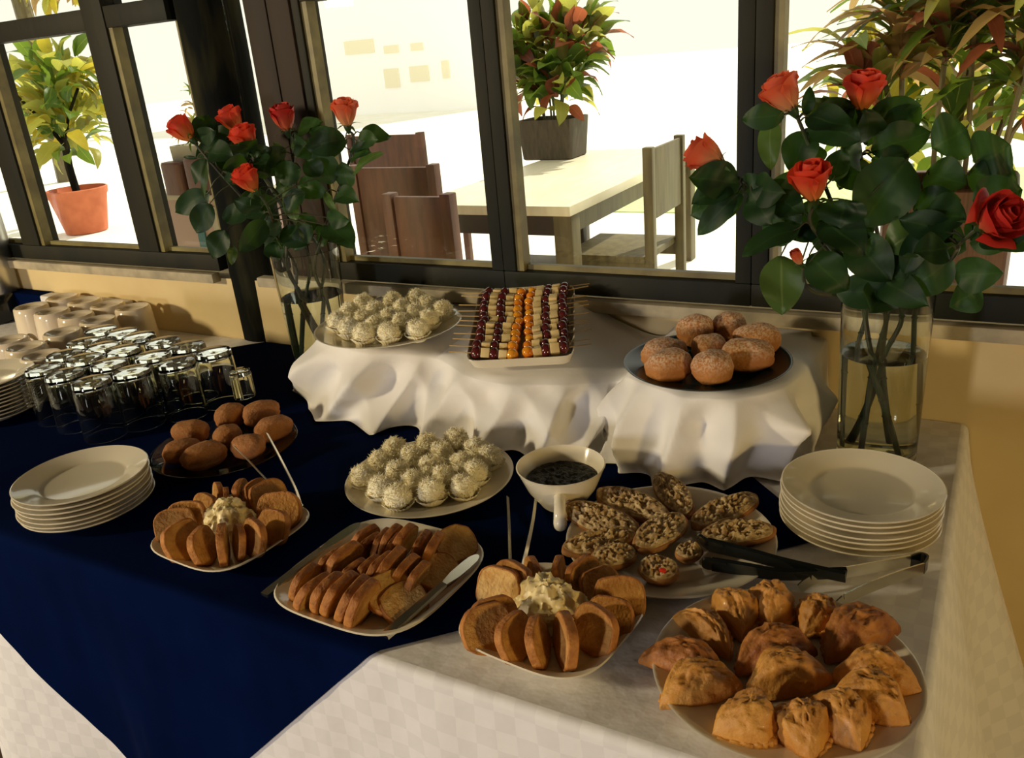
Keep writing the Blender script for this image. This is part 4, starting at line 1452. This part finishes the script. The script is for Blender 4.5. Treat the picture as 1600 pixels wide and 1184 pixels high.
R_GROUP = 'roses in the right vase'
b, th = inv(VR, 3.5, .050, .022, .050, .30, 2.6)
rose('pale orange rose at the upper left of the right vase, against the window post', R_GROUP, b, th, (-0.3181, 1.4700, 0.6351), (-.45, -.15, .8), 'rose_petal_pale', [
    ((-0.2859, 1.5000, 0.5748), (-0.3040, 1.4700, 0.5136), .062, 0), ((-0.2890, 1.4900, 0.6023), (-0.2848, 1.5000, 0.6466), .022, 0), ((-0.2682, 1.5000, 0.5854), (-0.2731, 1.5500, 0.6259), .06, 1),
    ((-0.3442, 1.5000, 0.5951), (-0.3373, 1.4700, 0.5181), .042, 1), ((-0.2755, 1.5200, 0.5525), (-0.2836, 1.5000, 0.5170), .045, 0), ((-0.2973, 1.4500, 0.4702), (-0.3396, 1.4200, 0.5036), .050, 0)], .9, 3, 2)
b, th = inv(VR, 4.3, .045, .020, .035, .30, 1.7)
rose('orange-red rose at the top of the right vase, in front of the spiky plant', R_GROUP, b, th, (-0.2092, 1.5400, 0.6276), (.05, -.15, .95), 'rose_petal', [
    ((-0.2255, 1.5500, 0.5607), (-0.2740, 1.5500, 0.6219), .070, 0), ((-0.2004, 1.5300, 0.5545), (-0.1995, 1.5000, 0.6075), .055, 0), ((-0.1797, 1.5600, 0.5653), (-0.1250, 1.5800, 0.5983), .062, 0),
    ((-0.1883, 1.5200, 0.5373), (-0.1057, 1.5500, 0.5634), .066, 0), ((-0.2460, 1.5000, 0.4958), (-0.2306, 1.5000, 0.5450), .040, 1), ((-0.2343, 1.5200, 0.4776), (-0.2233, 1.5400, 0.5143), .022, 1),
    ((-0.1738, 1.5000, 0.5027), (-0.2057, 1.5000, 0.4853), .04, 0), ((-0.1351, 1.5200, 0.5363), (-0.1747, 1.5000, 0.5159), .044, 0)], .8, 2, 3)
b, th = inv(VR, 5.6, .048, .020, .055, .305, 2.9)
rose('orange rose drooping out to the far left of the right vase', R_GROUP, b, th + [V((-0.2916, 1.4400, 0.4564)), V((-0.3598, 1.4100, 0.5033))], (-0.4225, 1.4000, 0.5506), (-.85, -.15, .5), 'rose_petal_pale', [
    ((-0.3737, 1.4000, 0.4906), (-0.4352, 1.3800, 0.4258), .042, 0), ((-0.3653, 1.4000, 0.4896), (-0.4024, 1.3900, 0.4544), .032, 0), ((-0.3660, 1.4100, 0.4971), (-0.3330, 1.4000, 0.5172), .042, 0),
    ((-0.4076, 1.4000, 0.5258), (-0.3899, 1.3900, 0.5027), .012, 0), ((-0.3013, 1.4000, 0.3911), (-0.2899, 1.3700, 0.3005), .075, 1), ((-0.2316, 1.4400, 0.4521), (-0.2906, 1.4200, 0.4312), .075, 0),
    ((-0.2501, 1.4300, 0.4216), (-0.3005, 1.4200, 0.4225), .034, 0), ((-0.2724, 1.4200, 0.3744), (-0.2534, 1.4000, 0.3505), .022, 0)], .9, 2, 4)
b, th = inv(VR, 2.4, .040, .020, .045, .30, 5.2)
rose('coral rose low at the middle left of the right vase', R_GROUP, b, th, (-0.2542, 1.3800, 0.5104), (-.1, -.25, .92), 'rose_petal', [
    ((-0.2571, 1.4000, 0.3928), (-0.1977, 1.4000, 0.3377), .066, 0), ((-0.2105, 1.4200, 0.4796), (-0.2126, 1.4000, 0.4375), .08, 0), ((-0.1978, 1.4200, 0.4212), (-0.1330, 1.4000, 0.3571), .072, 0),
    ((-0.2293, 1.4200, 0.5133), (-0.2215, 1.4400, 0.5552), .040, 0), ((-0.2454, 1.4200, 0.4457), (-0.1727, 1.4000, 0.3982), .075, 0), ((-0.2887, 1.4200, 0.4913), (-0.3257, 1.4100, 0.4516), .05, 0)], .7, 3, 5)
b, th = inv(VR, .6, .052, .030, .052, .305, 5.9)
rose('open red rose at the far right of the right vase', R_GROUP, b, th + [V((-0.0506, 1.4200, 0.3960))], (0.0000, 1.3800, 0.4607), (.55, -.55, .45), 'rose_petal_dark', [
    ((-0.0927, 1.4200, 0.4379), (-0.1156, 1.4000, 0.3682), .042, 0), ((-0.0481, 1.4200, 0.3683), (0.0173, 1.4000, 0.3788), .058, 0), ((-0.0519, 1.4200, 0.3910), (-0.1136, 1.4000, 0.3418), .066, 0),
    ((-0.0120, 1.4400, 0.3446), (-0.0485, 1.4200, 0.3154), .056, 0), ((-0.0946, 1.4200, 0.4612), (-0.0389, 1.4200, 0.4525), .066, 0), ((-0.0333, 1.4400, 0.4714), (0.0289, 1.4600, 0.4887), .07, 0),
    ((-0.0944, 1.4200, 0.3943), (-0.1453, 1.4200, 0.3676), .06, 0), ((-0.0875, 1.4400, 0.4198), (-0.0350, 1.4400, 0.4016), .062, 0)], 1.1, 4, 6)
b, th = inv(VR, 1.4, .050, .020, .048, .30, 4.6)
rose('small orange rosebud low at the left of the right vase', R_GROUP, b, th, (-0.2699, 1.3800, 0.3931), (-.3, -.3, .7), 'rose_petal_pale', [
    ((-0.1307, 1.4600, 0.5333), (-0.1853, 1.4200, 0.4358), .100, 0), ((-0.0558, 1.5400, 0.5670), (-0.1005, 1.5200, 0.5416), .084, 0), ((-0.0377, 1.5200, 0.5171), (0.0076, 1.5200, 0.5431), .098, 0),
    ((-0.1050, 1.5000, 0.5053), (-0.0457, 1.4800, 0.4927), .066, 0), ((-0.0467, 1.5200, 0.5016), (0.0222, 1.5200, 0.4876), .070, 0), ((-0.0933, 1.4300, 0.4357), (-0.1447, 1.4100, 0.4029), .076, 1),
    ((-0.1136, 1.4600, 0.4529), (-0.0497, 1.4600, 0.4732), .068, 0), ((-0.1316, 1.4400, 0.4032), (-0.0751, 1.4200, 0.3970), .07, 0)], .5, 0, 7, True)

L_GROUP = 'roses in the left vase'
VW = V((.55, -.8, .3))
b, th = inv(VL, 3.3, .045, .022, .060, .31, 3.0)
rose('red rose at the far left of the left vase, against the bright window', L_GROUP, b, th, (-1.6822, 1.4400, 0.6249), (-.55, -.2, .75), 'rose_petal', [
    ((-1.6597, 1.4600, 0.6029), (-1.5920, 1.4500, 0.6225), .046, 0), ((-1.6519, 1.4600, 0.5584), (-1.6866, 1.4400, 0.5019), .046, 0), ((-1.6381, 1.4500, 0.5538), (-1.6552, 1.4300, 0.4689), .018, 1),
    ((-1.6556, 1.4500, 0.4819), (-1.7519, 1.4200, 0.4374), .060, 0), ((-1.6482, 1.4400, 0.4564), (-1.6957, 1.4200, 0.3884), .062, 0), ((-1.6817, 1.4600, 0.5604), (-1.7173, 1.4500, 0.5654), .010, 0)], .8, 2, 11, view=VW)
b, th = inv(VL, 4.0, .045, .020, .050, .31, 2.2)
rose('red rose at the back left of the left vase, before the dark post', L_GROUP, b, th, (-1.6473, 1.5600, 0.6334), (-.25, -.2, .9), 'rose_petal', [
    ((-1.6423, 1.5000, 0.5312), (-1.5652, 1.5200, 0.5601), .05, 0), ((-1.6377, 1.4600, 0.3872), (-1.6687, 1.4300, 0.3234), .062, 0), ((-1.6223, 1.4600, 0.3497), (-1.6181, 1.4400, 0.3070), .026, 1),
    ((-1.5643, 1.4800, 0.4310), (-1.6417, 1.4600, 0.4185), .06, 0)], .8, 3, 12, view=VW)
b, th = inv(VL, 5.2, .040, .020, .045, .31, 1.2)
rose('red rose in front of the one by the post, overlapping it', L_GROUP, b, th, (-1.5217, 1.4700, 0.5966), (-.1, -.3, .95), 'rose_petal', [
    ((-1.5101, 1.4800, 0.5562), (-1.4770, 1.5000, 0.5729), .044, 0), ((-1.4860, 1.4800, 0.5094), (-1.4990, 1.4700, 0.5460), .036, 0), ((-1.4900, 1.4600, 0.4658), (-1.5353, 1.4400, 0.4514), .055, 0)], .9, 3, 13, view=VW)
b, th = inv(VL, 1.8, .045, .022, .05, .31, 4.4)
rose('dark red rose standing upright at the top middle of the left vase', L_GROUP, b, th, (-1.4508, 1.5300, 0.6326), (.0, -.15, 1), 'rose_petal_dark', [
    ((-1.4481, 1.5000, 0.4882), (-1.4107, 1.4700, 0.4055), .044, 1), ((-1.4675, 1.5200, 0.5584), (-1.4850, 1.5200, 0.5848), .020, 1), ((-1.4427, 1.5300, 0.5681), (-1.4017, 1.5300, 0.5929), .02, 1),
    ((-1.4167, 1.5200, 0.5228), (-1.4818, 1.5000, 0.5060), .060, 0), ((-1.4813, 1.4800, 0.4322), (-1.5136, 1.4600, 0.3750), .05, 0), ((-1.4066, 1.4800, 0.4109), (-1.3928, 1.4700, 0.3641), .026, 1)], .7, 3, 14, view=VW)
b, th = inv(VL, .3, .045, .022, .06, .312, 5.9)
rose('pale red rose standing alone at the right of the left vase, glowing before the window', L_GROUP, b, th, (-1.2943, 1.5600, 0.6347), (.05, -.1, 1), 'rose_petal_pale', [
    ((-1.3278, 1.5200, 0.4904), (-1.3641, 1.5200, 0.5678), .066, 0), ((-1.3237, 1.5400, 0.5727), (-1.3872, 1.5400, 0.6110), .048, 0), ((-1.2985, 1.5400, 0.4753), (-1.3089, 1.5400, 0.5356), .050, 0),
    ((-1.2906, 1.5500, 0.5565), (-1.2195, 1.5500, 0.5689), .026, 0), ((-1.2812, 1.5400, 0.5069), (-1.1900, 1.5400, 0.5532), .040, 1), ((-1.3225, 1.5200, 0.4614), (-1.2449, 1.5000, 0.4542), .054, 0),
    ((-1.3549, 1.5200, 0.4701), (-1.3134, 1.5000, 0.4246), .020, 1)], .6, 2, 15, view=VW)
b, th = inv(VL, 5.9, .04, .020, .05, .31, 3.8)
rose('red rose hanging lowest at the front left of the left vase', L_GROUP, b, th, (-1.4740, 1.4100, 0.5139), (-.2, -.4, .85), 'rose_petal', [
    ((-1.3495, 1.5000, 0.3974), (-1.2524, 1.4700, 0.3568), .075, 0), ((-1.3419, 1.5000, 0.4153), (-1.2619, 1.4800, 0.4151), .046, 0), ((-1.4487, 1.4600, 0.4069), (-1.5201, 1.4400, 0.3702), .060, 0),
    ((-1.3798, 1.4800, 0.4772), (-1.4294, 1.4600, 0.4369), .05, 0), ((-1.3777, 1.4800, 0.4011), (-1.4279, 1.4600, 0.3441), .045, 0), ((-1.3447, 1.5000, 0.5082), (-1.3782, 1.5000, 0.5455), .05, 0)], .8, 3, 16, view=VW)

# ------------------------------------------------------------------ outdoors
GZ = -0.75
sbox('ground', (-45, 1.82, GZ - .3), (30, 60, GZ), 'patio')
o = MB().box((-3.4, 7.2, GZ), (1.5, 9.5, GZ + .012)).obj('lawn', 'lawn', smooth=False)
struct(o)
sbox('added_sun_blocker', (-6.2, 1.80, 1.27), (3.7, 3.0, 1.33), 'ceiling_paint')  # unseen overhang added to keep sun and high sky off the table


def chair(label, loc, rotz, w, d, sh, bh, m, bt=.02, gap=.16):
    """local: seat faces +x, backrest at x=0"""
    t = thing('patio_chair', label, 'chair', loc, rotz)
    MB().box((0.0, -w / 2, sh - .035), (d, w / 2, sh), .006).obj('seat', m, t, local=False)
    for s in (-1, 1):
        y = s * (w / 2 - .02)
        MB().box((-.05, y - .022, 0), (.0, y + .022, bh), .005).obj('back_post', m, t, local=False)
        MB().box((d - .05, y - .022, 0), (d - .005, y + .022, sh - .035), .005).obj('front_leg', m, t, local=False)
        MB().box((.0, y - .012, sh - .10), (d - .05, y + .012, sh - .036)).obj('rail', m, t, local=False, smooth=False)
    MB().box((-.04, -w / 2 + .042, sh + gap), (-.04 + bt, w / 2 - .042, bh - .012), .006).obj('back_panel', m, t, local=False)
    MB().box((-.03, -w / 2 + .042, .16), (-.015, w / 2 - .042, .20)).obj('stretcher', m, t, local=False, smooth=False)
    return t


# patio table
t = thing('patio_table', 'long wooden patio table with a planter on its far end', 'table', (-2.35, 4.5, GZ))
MB().box((-2.75, 3.72, .0 - .05), (-1.80, 5.75, 0.0), .006).obj('table_top', 'wood_top', t)
MB().box((-2.68, 3.76, -.155), (-1.85, 3.80, -.05)).obj('apron', 'wood_dark', t, smooth=False)
MB().box((-1.88, 3.80, -.155), (-1.84, 5.68, -.05)).obj('apron', 'wood_olive', t, smooth=False)
for x in (-2.66, -1.86):
    for y in (3.80, 5.66):
        MB().box((x - .05, y - .05, GZ), (x + .05, y + .05, -.05), .006).obj('leg', 'wood_olive' if x > -2 else 'wood_dark', t)
chair('olive wooden chair seen side-on at the right of the patio table', (-1.52, 4.22, GZ), PI, .50, .46, .45, .985, 'wood_olive', gap=.18)
chair('dark low chair under the near side of the patio table', (-2.25, 4.35, GZ), -PI / 2, .44, .42, .34, .52, 'wood_dark')
chair('brown high-backed chair nearest the window with its back to the room', (-2.41, 3.20, GZ), PI / 2, .48, .44, .45, 1.04, 'wood_brown', .025, .02)
chair('brown high-backed chair standing behind the nearest brown chair', (-3.62, 4.75, GZ), PI / 2, .62, .44, .45, 1.02, 'wood_brown', .025, .02)
chair('small brown chair standing in for a reflection in the glass before the high-backed one', (-1.87, 2.62, GZ), PI / 2, .30, .38, .45, 1.02, 'wood_brown', .025, .05)  # added chair in place of a chair reflected in the pane


def unit_leaf(m, wr, curl=.2):
    b = leaf_mesh((0, 0, 0), (0, 1, 0), wr, (0, 0, 1), curl, .12)
    b.v = [v - V((0, 0, 0)) for v in b.v]
    # coarse version
    c = MB()
    full = b
    c.grid(lambda u, v: full.v[int(round(u * 6)) * 13 + int(round(v * 12))], 2, 6, lambda u, v: (u, v))
    return c.me('leaf', m, auto=None)


LEAVES = {}


def UL(m, wr):
    if (m, wr) not in LEAVES:
        LEAVES[m, wr] = unit_leaf(m, wr)
    return LEAVES[m, wr]


def put_leaf(root, p, d, L, me, roll):
    d = V(d).normalized()
    z = V((0, 0, 1)) + V((roll, roll * .5, 0))
    x = d.cross(z).normalized()
    z = x.cross(d).normalized()
    m = Matrix((x, d, z)).transposed().to_4x4()
    m.translation = V(p) - V(root.location)
    ob('leaf', me, root, m @ Matrix.Scale(L, 4))


def bush(root, centers, n, L, mats, wr, rnd, up=.35, whorl=0):
    """centers: (c, (rx,ry,rz)); leaves point outward from the clump centres"""
    for q in range(n):
        c, r = centers[q % len(centers)]
        c = V(c)
        a = rnd.uniform(0, 2 * PI); z = rnd.uniform(-.8, 1)
        s = math.sqrt(1 - z * z)
        d = V((s * math.cos(a), s * math.sin(a), z))
        k = rnd.uniform(.35, 1.0)
        p = c + V((d.x * r[0], d.y * r[1], d.z * r[2])) * k
        dd = d + V((rnd.uniform(-.5, .5), rnd.uniform(-.5, .5), up + rnd.uniform(-.5, .4)))
        put_leaf(root, p, dd, L * rnd.uniform(.7, 1.25), UL(rnd.choice(mats), wr), rnd.uniform(-.8, .8))


rnd = random.Random(5)
# croton planter on the table
t = thing('croton_planter', 'dark box planter with a red and green croton on the patio table', 'planter', (-2.70, 5.40, 0))
MB().lathe([(0, .0), (.86, 0), (.9, .01), (1, .25), (1.0, .262), (.95, .262), (.93, .23), (0, .23)], 64, radf=sup(12)).obj('box', 'planter_dark', t, local=False)
t.children[0].scale = (.205, .16, 1)
for k in range(6):
    a = k * 1.05
    MB().tube(catmull([(.06 * math.cos(a), .05 * math.sin(a), .22), (.10 * math.cos(a), .08 * math.sin(a), .45), (.16 * math.cos(a), .10 * math.sin(a), .75)], 8), .007, 6).obj('stem', 'stem', t, local=False)
bush(t, [((-2.70 + x, 5.40 + y, z), (.17, .14, .16)) for (x, y, z) in ((-.12, 0, .52), (.12, -.05, .55), (0, .05, .75), (.18, 0, .72), (-.2, 0, .72), (.05, -.05, .42))],
     290, .21, ['foliage_green', 'foliage_green', 'foliage_red', 'foliage_olive'], .52, rnd)

# potted tree at the left
p = (-8.5837, 5.7726, -0.7500)
t = thing('potted_tree', 'small leafy tree in a terracotta pot outside the far left window', 'potted plant', (p[0], p[1], GZ))
MB().lathe([(0, .0), (.19, 0), (.21, .01), (.285, .38), (.30, .40), (.31, .46), (.295, .47), (.27, .40), (0, .39)], 40).obj('pot', 'terracotta', t, local=False)
MB().tube(catmull([(0, 0, .38), (-.05, .02, .7), (.02, 0, 1.0), (-.1, 0, 1.3)], 12), [.04] * 8 + [.03] * 5, 10).obj('trunk', 'bark', t, local=False)
for k in range(4):
    a = k * 1.6
    MB().tube(catmull([(0, 0, .9), (.2 * math.cos(a), .2 * math.sin(a), 1.2), (.45 * math.cos(a), .4 * math.sin(a), 1.45)], 8), .015, 6).obj('branch', 'bark', t, local=False)
B0 = V((p[0], p[1], GZ))
bush(t, [(B0 + V(c), r) for c, r in (((-.45, .3, 1.10), (.35, .3, .3)), ((.05, 0, 1.02), (.35, .3, .28)), ((-.2, .2, 1.35), (.45, .35, .3)), ((.3, -.1, 1.3), (.3, .3, .35)), ((.35, -.1, 1.62), (.25, .3, .22)), ((-.75, .45, 1.2), (.3, .3, .3)))],
     296, .32, ['foliage_green', 'foliage_olive', 'foliage_olive', 'foliage_yellow'], .44, rnd)

# tree beyond with yellow foliage hanging at the top
t = thing('yellow_tree', 'tree with yellow leaves hanging into the top left panes', 'tree', (-13.6, 9.0, GZ))
MB().tube(catmull([(0, 0, 0), (.1, 0, 2), (-.1, .1, 4)], 10), .13, 10).obj('trunk', 'wood_olive', t, local=False)
T0 = V((-13.6, 9.0, GZ))
bush(t, [(T0 + V(c), r) for c, r in (((.6, 0, 3.35), (1.3, .8, .55)), ((2.2, -.4, 3.35), (1.3, .8, .45)), ((-1.0, 0, 3.4), (1.2, .8, .5)), ((1.6, -.2, 2.75), (.8, .5, .12)))],
     280, .34, ['foliage_yellow', 'foliage_yellow', 'foliage_olive', 'foliage_brown'], .36, rnd, up=-.5)

# pale planter and cabinet at the left, near the post
t = thing('patio_cabinet', 'low pinkish cabinet with striped front outside, left of the tree-trunk post', 'cabinet', (-4.0, 3.70, GZ))
MB().box((-.62, -.16, 0), (.45, .16, .80), .006).obj('body', 'cabinet_pink', t, local=False)
MB().box((-.64, -.18, .80), (.47, .18, .83), .004).obj('top', 'planter_pale', t, local=False)
for k, (x, m) in enumerate(((-.20, 'cabinet_teal'), (-.05, 'planter_pale'), (.12, 'cabinet_pink'), (.28, 'terracotta'))):
    MB().box((x, -.172, .05), (x + .06, -.158, .76)).obj('stripe_board', m, t, local=False, smooth=False)
t = thing('shrub_planter', 'pale square planter with a dry shrub on the pinkish cabinet', 'planter', (-4.12, 3.72, .085))
MB().lathe([(0, 0), (.9, 0), (1, .01), (1.05, .27), (.97, .27), (.93, .24), (0, .24)], 48, radf=sup(10)).obj('box', 'planter_pale', t, local=False)
t.children[0].scale = (.24, .13, 1)
MB().tube(catmull([(0, 0, .22), (.02, 0, .35), (-.03, .02, .5)], 6), .008, 6).obj('stem', 'stem', t, local=False)
bush(t, [(V((-4.12 + x, 3.72, .085 + z)), (.14, .10, .10)) for (x, z) in ((-.08, .35), (.1, .36), (0, .5))], 110, .10, ['foliage_olive', 'foliage_brown', 'foliage_green'], .3, rnd)
for k, (x, lb) in enumerate(((-4.30, 'left'), (-4.10, 'right'))):
    o = MB().lathe([(0, 0), (1, 0), (1.0, .93), (.92, 1.0), (0, 1.0)], 32, radf=sup(5)).obj('wooden_crate', 'wood_brown')
    o.scale = (.085, .05, .19 + .02 * k); o.location = (x, 3.56, .081 - .001)
    tag(o, 'rounded brown board standing before the pale planter, %s one' % lb, 'board')

# big spiky plants in a planter at the right
t = thing('spiky_planter', 'brown planter of tall spiky red and green plants outside the right window', 'planter', (-.14, 3.15, GZ))
MB().lathe([(0, 0), (.95, 0), (1, .01), (1.04, .96), (1.0, .97), (.96, .96), (.95, .90), (0, .90)], 64, radf=sup(12)).obj('box', 'wood_brown', t, local=False)
t.children[0].scale = (.185, .18, 1)
tops = []
for k in range(9):
    x = -.15 + .30 * rnd.random(); y = rnd.uniform(-.12, .12)
    top = V((x * 1.7 + rnd.uniform(-.1, .1), y * 1.5, rnd.uniform(1.10, 1.62)))
    MB().tube(catmull([(x, y, .9), (x * 1.2, y, 1.1), top], 8), .009, 6).obj('stem', 'wood_olive', t, local=False)
    tops.append(top)
tops += [V((-.30, -.05, 1.33)), V((-.20, 0, 1.52)), V((-.05, 0, 1.45)), V((.08, .1, 1.62)), V((.15, 0, 1.3)), V((-.02, 0, 1.2))]
P0 = V((-.14, 3.15, GZ))
cnt = 0
for k, tp in enumerate(tops):
    n = 20
    for i in range(n):
        a = i * 2.4 + k
        el = rnd.uniform(-.35, .9)
        d = V((math.cos(a), math.sin(a), el))
        m = ('foliage_brown' if (i + k) % 4 == 0 else 'foliage_red' if (i + k) % 5 == 0 else 'foliage_olive' if i % 3 == 0 else 'foliage_green')
        if tp.z > 1.4 and tp.x < -.1 and i % 2:
            m = 'foliage_brown'
        put_leaf(t, P0 + tp + V((0, 0, rnd.uniform(-.12, .05))), d, rnd.uniform(.20, .32), UL(m, .21), rnd.uniform(-.5, .5))
t = thing('broadleaf_shrub', 'dense green shrub growing at the far right behind the spiky plants', 'shrub', (-.22, 4.6, GZ))
MB().tube(catmull([(0, 0, 0), (.03, 0, .8), (0, 0, 1.6)], 8), .02, 8).obj('trunk', 'wood_olive', t, local=False)
bush(t, [(V((-.20 + x, 4.6, GZ + z)), (.26, .2, .25)) for (x, z) in ((-.25, 1.15), (0, 1.2), (-.15, 1.45), (.1, 1.5), (-.1, 1.75), (.15, 1.8), (-.35, .95), (0, .9))],
     295, .22, ['foliage_green', 'foliage_green', 'foliage_olive', 'foliage_yellow'], .40, rnd)

# pale house far behind
t = thing('garden_house', 'pale house with small windows far across the bright garden', 'house', (-15, 20.5, GZ))
MB().box((-20.5, 20.0, GZ), (-11.7, 20.9, 3.6)).obj('wall', 'house_wall', t, smooth=False)
MB().box((-21, 19.6, 3.6), (-11.6, 21.2, 3.9)).obj('roof', 'roof', t, smooth=False)
wp = [(-15.0261, 20.0000, 0.4025), (-14.5463, 20.0000, -0.0875), (-14.1687, 20.0000, 0.4142), (-13.5622, 20.0000, 0.0226), (-14.9253, 20.0000, 0.9828), (-14.4461, 20.0000, 0.7874), (-14.0380, 20.0000, 0.9812), (-13.6543, 20.0000, 0.7951), (-13.1300, 20.0000, 0.4909), (-12.9087, 20.0000, 0.0497), (-16.2552, 20.0000, 1.1959), (-15.2535, 20.0000, 0.8440)]
for i in range(0, len(wp), 2):
    (x0, _, z0), (x1, _, z1) = wp[i], wp[i + 1]
    f = MB().box((min(x0, x1), 19.96, min(z0, z1)), (max(x0, x1), 20.02, max(z0, z1))).obj('window', 'house_glass', t, smooth=False)
